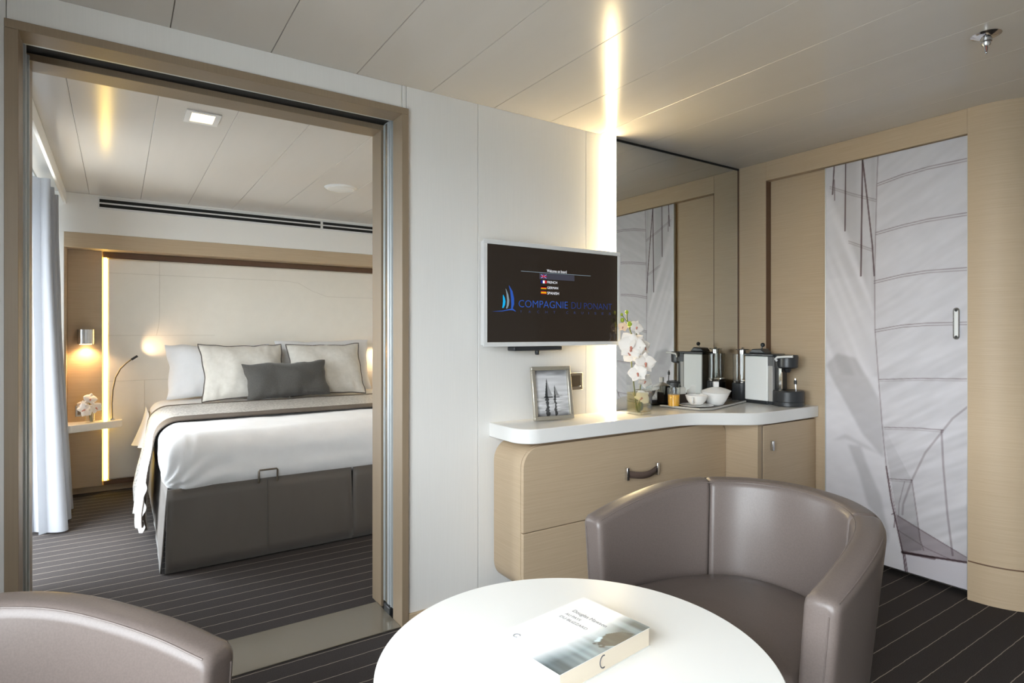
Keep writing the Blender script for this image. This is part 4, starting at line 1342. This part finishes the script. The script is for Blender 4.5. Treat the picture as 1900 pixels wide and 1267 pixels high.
# ------------------------------------------------------------------ round table + book
TBL = (.708, .853); TR = .365; TZT = .56
tb = thing('round_table', 'round white pedestal coffee table in the foreground', 'table', (TBL[0], TBL[1], 0))
MB().lathe([(0, TZT - .022), (TR - .020, TZT - .022), (TR - .006, TZT - .016), (TR, TZT - .006), (TR, TZT - .002), (TR - .002, TZT), (0, TZT)], n=128, cap=False).build('table_top', M['table'], tb, smooth=30)
MB().lathe([(0, .018), (.035, .018), (.035, TZT - .034), (.10, TZT - .030), (.10, TZT - .0222), (0, TZT - .0222)], n=32, cap=False).build('pedestal', M['steel'], tb, smooth=35)
MB().lathe([(0, .0178), (.20, .014), (.215, .008), (.215, .0005), (0, .0005)], n=48, cap=False).build('foot_plate', M['steel'], tb, smooth=35)

bk = thing('paperback_book', 'thick white paperback with grey seascape cover on the round table', 'book', (.723, .877, TZT + .0005), R(7))
BW, BD, BH = .1235, .0866, .036    # half height of the book, half width, thickness
pg = box('pages', (-BW + .002, -BD + .0015, .001), (BW - .002, BD - .002, BH - .0012), 'pages', bk)
box('back_cover', (-BW, -BD, 0), (BW, BD, .0009), 'paper', bk)
box('front_board', (-BW, -BD, BH - .0011), (BW, BD, BH - .0003), 'paper', bk)
box('spine', (-BW, BD - .0018, .001), (BW, BD, BH - .0012), 'paper', bk)
MB().tube([(-.012 + .009 * math.cos(a), -BD + .0012, .018 + .011 * math.sin(a)) for a in np.linspace(R(70), R(290), 14)], .0011, 6).build('thumb_mark', M['ink'], pg)
def book_fn(S, Z):
    # S: along the height (bottom..top of the cover), Z: across (spine..fore edge)
    a = Z / (2 * BD); b = S / (2 * BW)
    L = np.full(a.shape, .955)
    # faint compass circles
    for cx, cy, r in ((.30, .52, .30), (.30, .52, .24), (.33, .86, .10)):
        d = np.abs(np.hypot((a - cx) * BD / BW, b - cy) - r)
        L -= .035 * np.clip(1 - d / .006, 0, 1)
    horizon = .60 + .05 * (vnoise(b * 3, b * 0, 21) - .5)
    f = np.clip((a - horizon) / .22, 0, 1)
    sea = .50 + .30 * (vnoise(b * 26, a * 2.2, 22) - .5) + .10 * np.sin(b * 3)
    sea = np.where(b > .80, sea - .12 * np.clip((b - .8) * 5, 0, 1), sea)
    sea = np.where(b < .18, sea - .14 * np.clip((.18 - b) * 6, 0, 1), sea)
    L = L * (1 - f) + sea * f
    ice = in_poly(b, a, [(.52, .93), (.50, .86), (.56, .80), (.66, .78), (.78, .86), (.82, .97), (.75, 1.01), (.58, 1.01)])
    L = np.where(ice, .30 + .08 * (vnoise(b * 30, a * 8, 23) - .5), L)
    wave = in_poly(b, a, [(.46, .78), (.53, .80), (.545, .86), (.52, .97), (.47, .92), (.485, .86)])
    L = np.where(wave & (vnoise(b * 40, a * 40, 24) > .45), .26, L)
    foam = in_poly(b, a, [(.50, .80), (.58, .77), (.60, .80), (.53, .84)])
    L = np.where(foam, .90, L)
    return np.stack([L * (1 - .15 * f), L * (1 - .03 * f), L * (1 + .02 * f)], -1)
printed('cover_print', 110, 84, lambda s_, z_: (-BW + s_, BD - z_, BH), book_fn, 2 * BW, 2 * BD, M['print_book'], bk)
M['ink_soft'] = mat('ink_soft_grey', (.22, .23, .25), .6)
def bkp(x, z):      # x across the cover, z up the cover
    return (-BW + z, BD - x, BH + .0005)
text('lettering', 'Douglas Mawson', .030, .118, .176, .190, bkp, M['ink_soft'], bk)
text('lettering', 'AU PAYS', .028, .068, .160, .168, bkp, M['ink_soft'], bk)
text('lettering', 'DU BLIZZARD', .028, .100, .144, .152, bkp, M['ink_soft'], bk)
MB().tube([(*bkp(.030 + .006 * math.cos(a), .030 + .006 * math.sin(a))[:2], BH + .0005) for a in np.linspace(R(40), R(320), 12)], .0007, 6).build('publisher_mark', M['ink_soft'], bk)

# ------------------------------------------------------------------ tub armchairs
def catmull(pts, n):
    P = [Vector(p) for p in pts]
    P = [P[0] * 2 - P[1]] + P + [P[-1] * 2 - P[-2]]
    out = []
    segs = len(P) - 3
    for i in range(segs):
        for k in range(n):
            t = k / n
            p0, p1, p2, p3 = P[i:i + 4]
            out.append(.5 * ((2 * p1) + (p2 - p0) * t + (2 * p0 - 5 * p1 + 4 * p2 - p3) * t * t + (3 * p1 - p0 - 3 * p2 + p3) * t ** 3))
    out.append(P[-2].copy())
    return out
# centre line of the shell, seen from above: x across, y from the arm fronts to the back
half = [(-.342, 0), (-.336, .10), (-.320, .22), (-.292, .33), (-.240, .430), (-.165, .500), (-.082, .532), (0, .542)]
path = half + [(-x, y) for x, y in half[-2::-1]]
CL = catmull([(x, y, 0) for x, y in path], 6)
NP = len(CL)
I_SEAM = (4 * 6, NP - 1 - 4 * 6)
TH = .0375
def shell_top(i):
    t = min(i, NP - 1 - i) / I_SEAM[0]
    if t < 1: return .622 + .073 * math.sin(t * PI / 2) ** 1.15
    k = (t - 1) / ((NP - 1) / 2 / I_SEAM[0] - 1)
    return .695 + .007 * math.sin(k * PI / 2)
def lean_pt(x, y, z):
    k = 1 - .17 * max(0.0, min(1.0, (.70 - z) / .60))
    cy = .05
    return (x * (1 - .14 * max(0, min(1, (.70 - z) / .60))), cy + (y - cy) * k if y > cy else y, z)
def shell_normal(i):
    t = (CL[min(i + 1, NP - 1)] - CL[max(i - 1, 0)]).normalized()
    return Vector((-t.y, t.x, 0))       # outward? corrected below
def section(i, shrink=0):
    c = CL[i]; nrm = shell_normal(i)
    if nrm.dot(c - Vector((0, .15, 0))) < 0: nrm = -nrm
    zt = shell_top(i) - shrink
    th = TH - shrink
    r = .024
    prof = [(th * .86, .075), (th, .10), (th, .30), (th, .48)]
    prof += [(th - r + r * math.cos(a), zt - r + r * math.sin(a)) for a in np.linspace(0, PI / 2, 6)]
    prof += [(-th + r + r * math.cos(a), zt - r + r * math.sin(a)) for a in np.linspace(PI / 2, PI, 6)]
    prof += [(-th, .52), (-th, .44), (-th, .30), (-th, .10), (-th * .86, .075)]
    return [lean_pt(c.x + nrm.x * o, c.y + nrm.y * o, z) for o, z in prof]
def shell_piece(i0, i1, name, parent):
    mb = MB()
    rows = []
    ids = list(range(i0, i1 + 1))
    for j in ids:
        sh = .0015 if j in (i0, i1) and j in I_SEAM else (.004 if j in (0, NP - 1) else 0)
        rows.append(section(j, sh))
    # rounded front of the arms / small tuck at the seams
    k = len(rows[0])
    for r_ in rows: mb.v += r_
    for a in range(len(rows) - 1):
        for b in range(k):
            c = (b + 1) % k
            mb.f.append((a * k + b, a * k + c, (a + 1) * k + c, (a + 1) * k + b))
    mb.f.append(tuple(reversed(range(k))))
    mb.f.append(tuple((len(rows) - 1) * k + b for b in range(k)))
    me = bpy.data.meshes.new(name)
    me.from_pydata(mb.v, [], mb.f)
    import bmesh
    bm = bmesh.new(); bm.from_mesh(me); bmesh.ops.recalc_face_normals(bm, faces=bm.faces); bm.to_mesh(me); bm.free()
    me.materials.append(M['leather'])
    me.polygons.foreach_set('use_smooth', [True] * len(me.polygons))
    o = bpy.data.objects.new(name, me)
    COL.objects.link(o); o.parent = parent
    md = o.modifiers.new('bevel', 'BEVEL'); md.width = .012; md.segments = 4; md.limit_method = 'ANGLE'; md.angle_limit = R(55)
    return o
def piping_line(i0, i1, side, parent, drop=.0):
    pts = []
    for i in range(i0, i1 + 1):
        c = CL[i]; nrm = shell_normal(i)
        if nrm.dot(c - Vector((0, .15, 0))) < 0: nrm = -nrm
        zt = shell_top(i)
        o = side * (TH - .0078); z = zt - .0078
        pts.append(lean_pt(c.x + nrm.x * o, c.y + nrm.y * o, z))
    return MB().tube(pts, .0021, 6).build('piping', M['leather'], parent, smooth=80)
def make_chair(label, loc, rz):
    t = thing('tub_armchair', label, 'armchair', loc, rz, 'taupe leather tub armchairs')
    a1 = shell_piece(0, I_SEAM[0], 'arm', t)
    bk_ = shell_piece(I_SEAM[0], I_SEAM[1], 'backrest', t)
    a2 = shell_piece(I_SEAM[1], NP - 1, 'arm', t)
    for o, i0, i1 in ((a1, 1, I_SEAM[0]), (bk_, I_SEAM[0], I_SEAM[1]), (a2, I_SEAM[1], NP - 2)):
        piping_line(i0, i1, -1, o); piping_line(i0, i1, 1, o)
    for o, i, e in ((a1, 0, 1), (a2, NP - 1, -1)):
        for side in (-1, 1):
            c = CL[i]; nrm = Vector((-1 if i == 0 else 1, 0, 0))
            pts = [lean_pt(c.x + nrm.x * side * (TH - .017), .0002, z) for z in (.12, .3, .45, .55, shell_top(i) - .030)]
            MB().tube(pts, .0014, 6).build('front_seam', M['leather'], o)
    # seat: fills the inside of the shell
    inner = []
    for i in range(0, NP):
        c = CL[i]; nrm = shell_normal(i)
        if nrm.dot(c - Vector((0, .15, 0))) < 0: nrm = -nrm
        x, y, z = lean_pt(c.x - nrm.x * (TH + .0015), c.y - nrm.y * (TH + .0015), .40)
        inner.append((x, y))
    inner[0] = (inner[0][0], .004); inner[-1] = (inner[-1][0], .004)
    poly = inner[::1] + [(.20, -.010), (0, -.018), (-.20, -.010)]
    cen = Vector((sum(p[0] for p in poly) / len(poly), sum(p[1] for p in poly) / len(poly)))
    n = len(poly)
    mb = MB()
    levels = [(.965, .235), (.985, .25), (.985, .385), (.985, .402), (.965, .413), (.90, .419), (.6, .424), (.25, .426)]
    for s_, z in levels:
        for p in poly:
            kx = 1 - .02 * (.40 - z)
            mb.v.append((cen.x + (p[0] - cen.x) * s_ * kx, cen.y + (p[1] - cen.y) * s_ * kx, z))
    for a in range(len(levels) - 1):
        for b in range(n):
            c = (b + 1) % n
            mb.f.append((a * n + b, a * n + c, (a + 1) * n + c, (a + 1) * n + b))
    mb.f.append(tuple((len(levels) - 1) * n + b for b in range(n)))
    mb.f.append(tuple(reversed(range(n))))
    st_ = mb.build('seat', M['leather'], t, smooth=50)
    mbf = MB()
    for s_, z in ((.97, .08), (.97, .233)):
        for p in poly: mbf.v.append((cen.x + (p[0] - cen.x) * s_ * .94, cen.y + (p[1] - cen.y) * s_ * .93, z))
    for b in range(n):
        c = (b + 1) % n
        mbf.f.append((b, c, n + c, n + b))
    mbf.f.append(tuple(n + b for b in range(n))); mbf.f.append(tuple(reversed(range(n))))
    mbf.build('seat_base', M['leather'], t, smooth=50)
    for x, y in ((-.25, .05), (.25, .05), (-.15, .38), (.15, .38)):
        MB().lathe([(0, .0), (.013, 0), (.018, .0795), (0, .0795)], c=(x, y, 0), n=14, cap=False).build('leg', M['steel'], t)
    return t
def copy_tree(o, parent=None):
    c = o.copy()
    COL.objects.link(c)
    c.parent = parent
    for ch in list(o.children): copy_tree(ch, c)
    return c
c1 = make_chair('taupe leather tub armchair in front of the drawer unit', (1.176, .994, 0), R(-87.4))
c2 = copy_tree(c1)
c2['label'] = 'taupe leather tub armchair in the near corner by the bedroom opening'
c2.rotation_euler = (0, 0, R(39.4))
c2.location = (-.108, .908, 0)
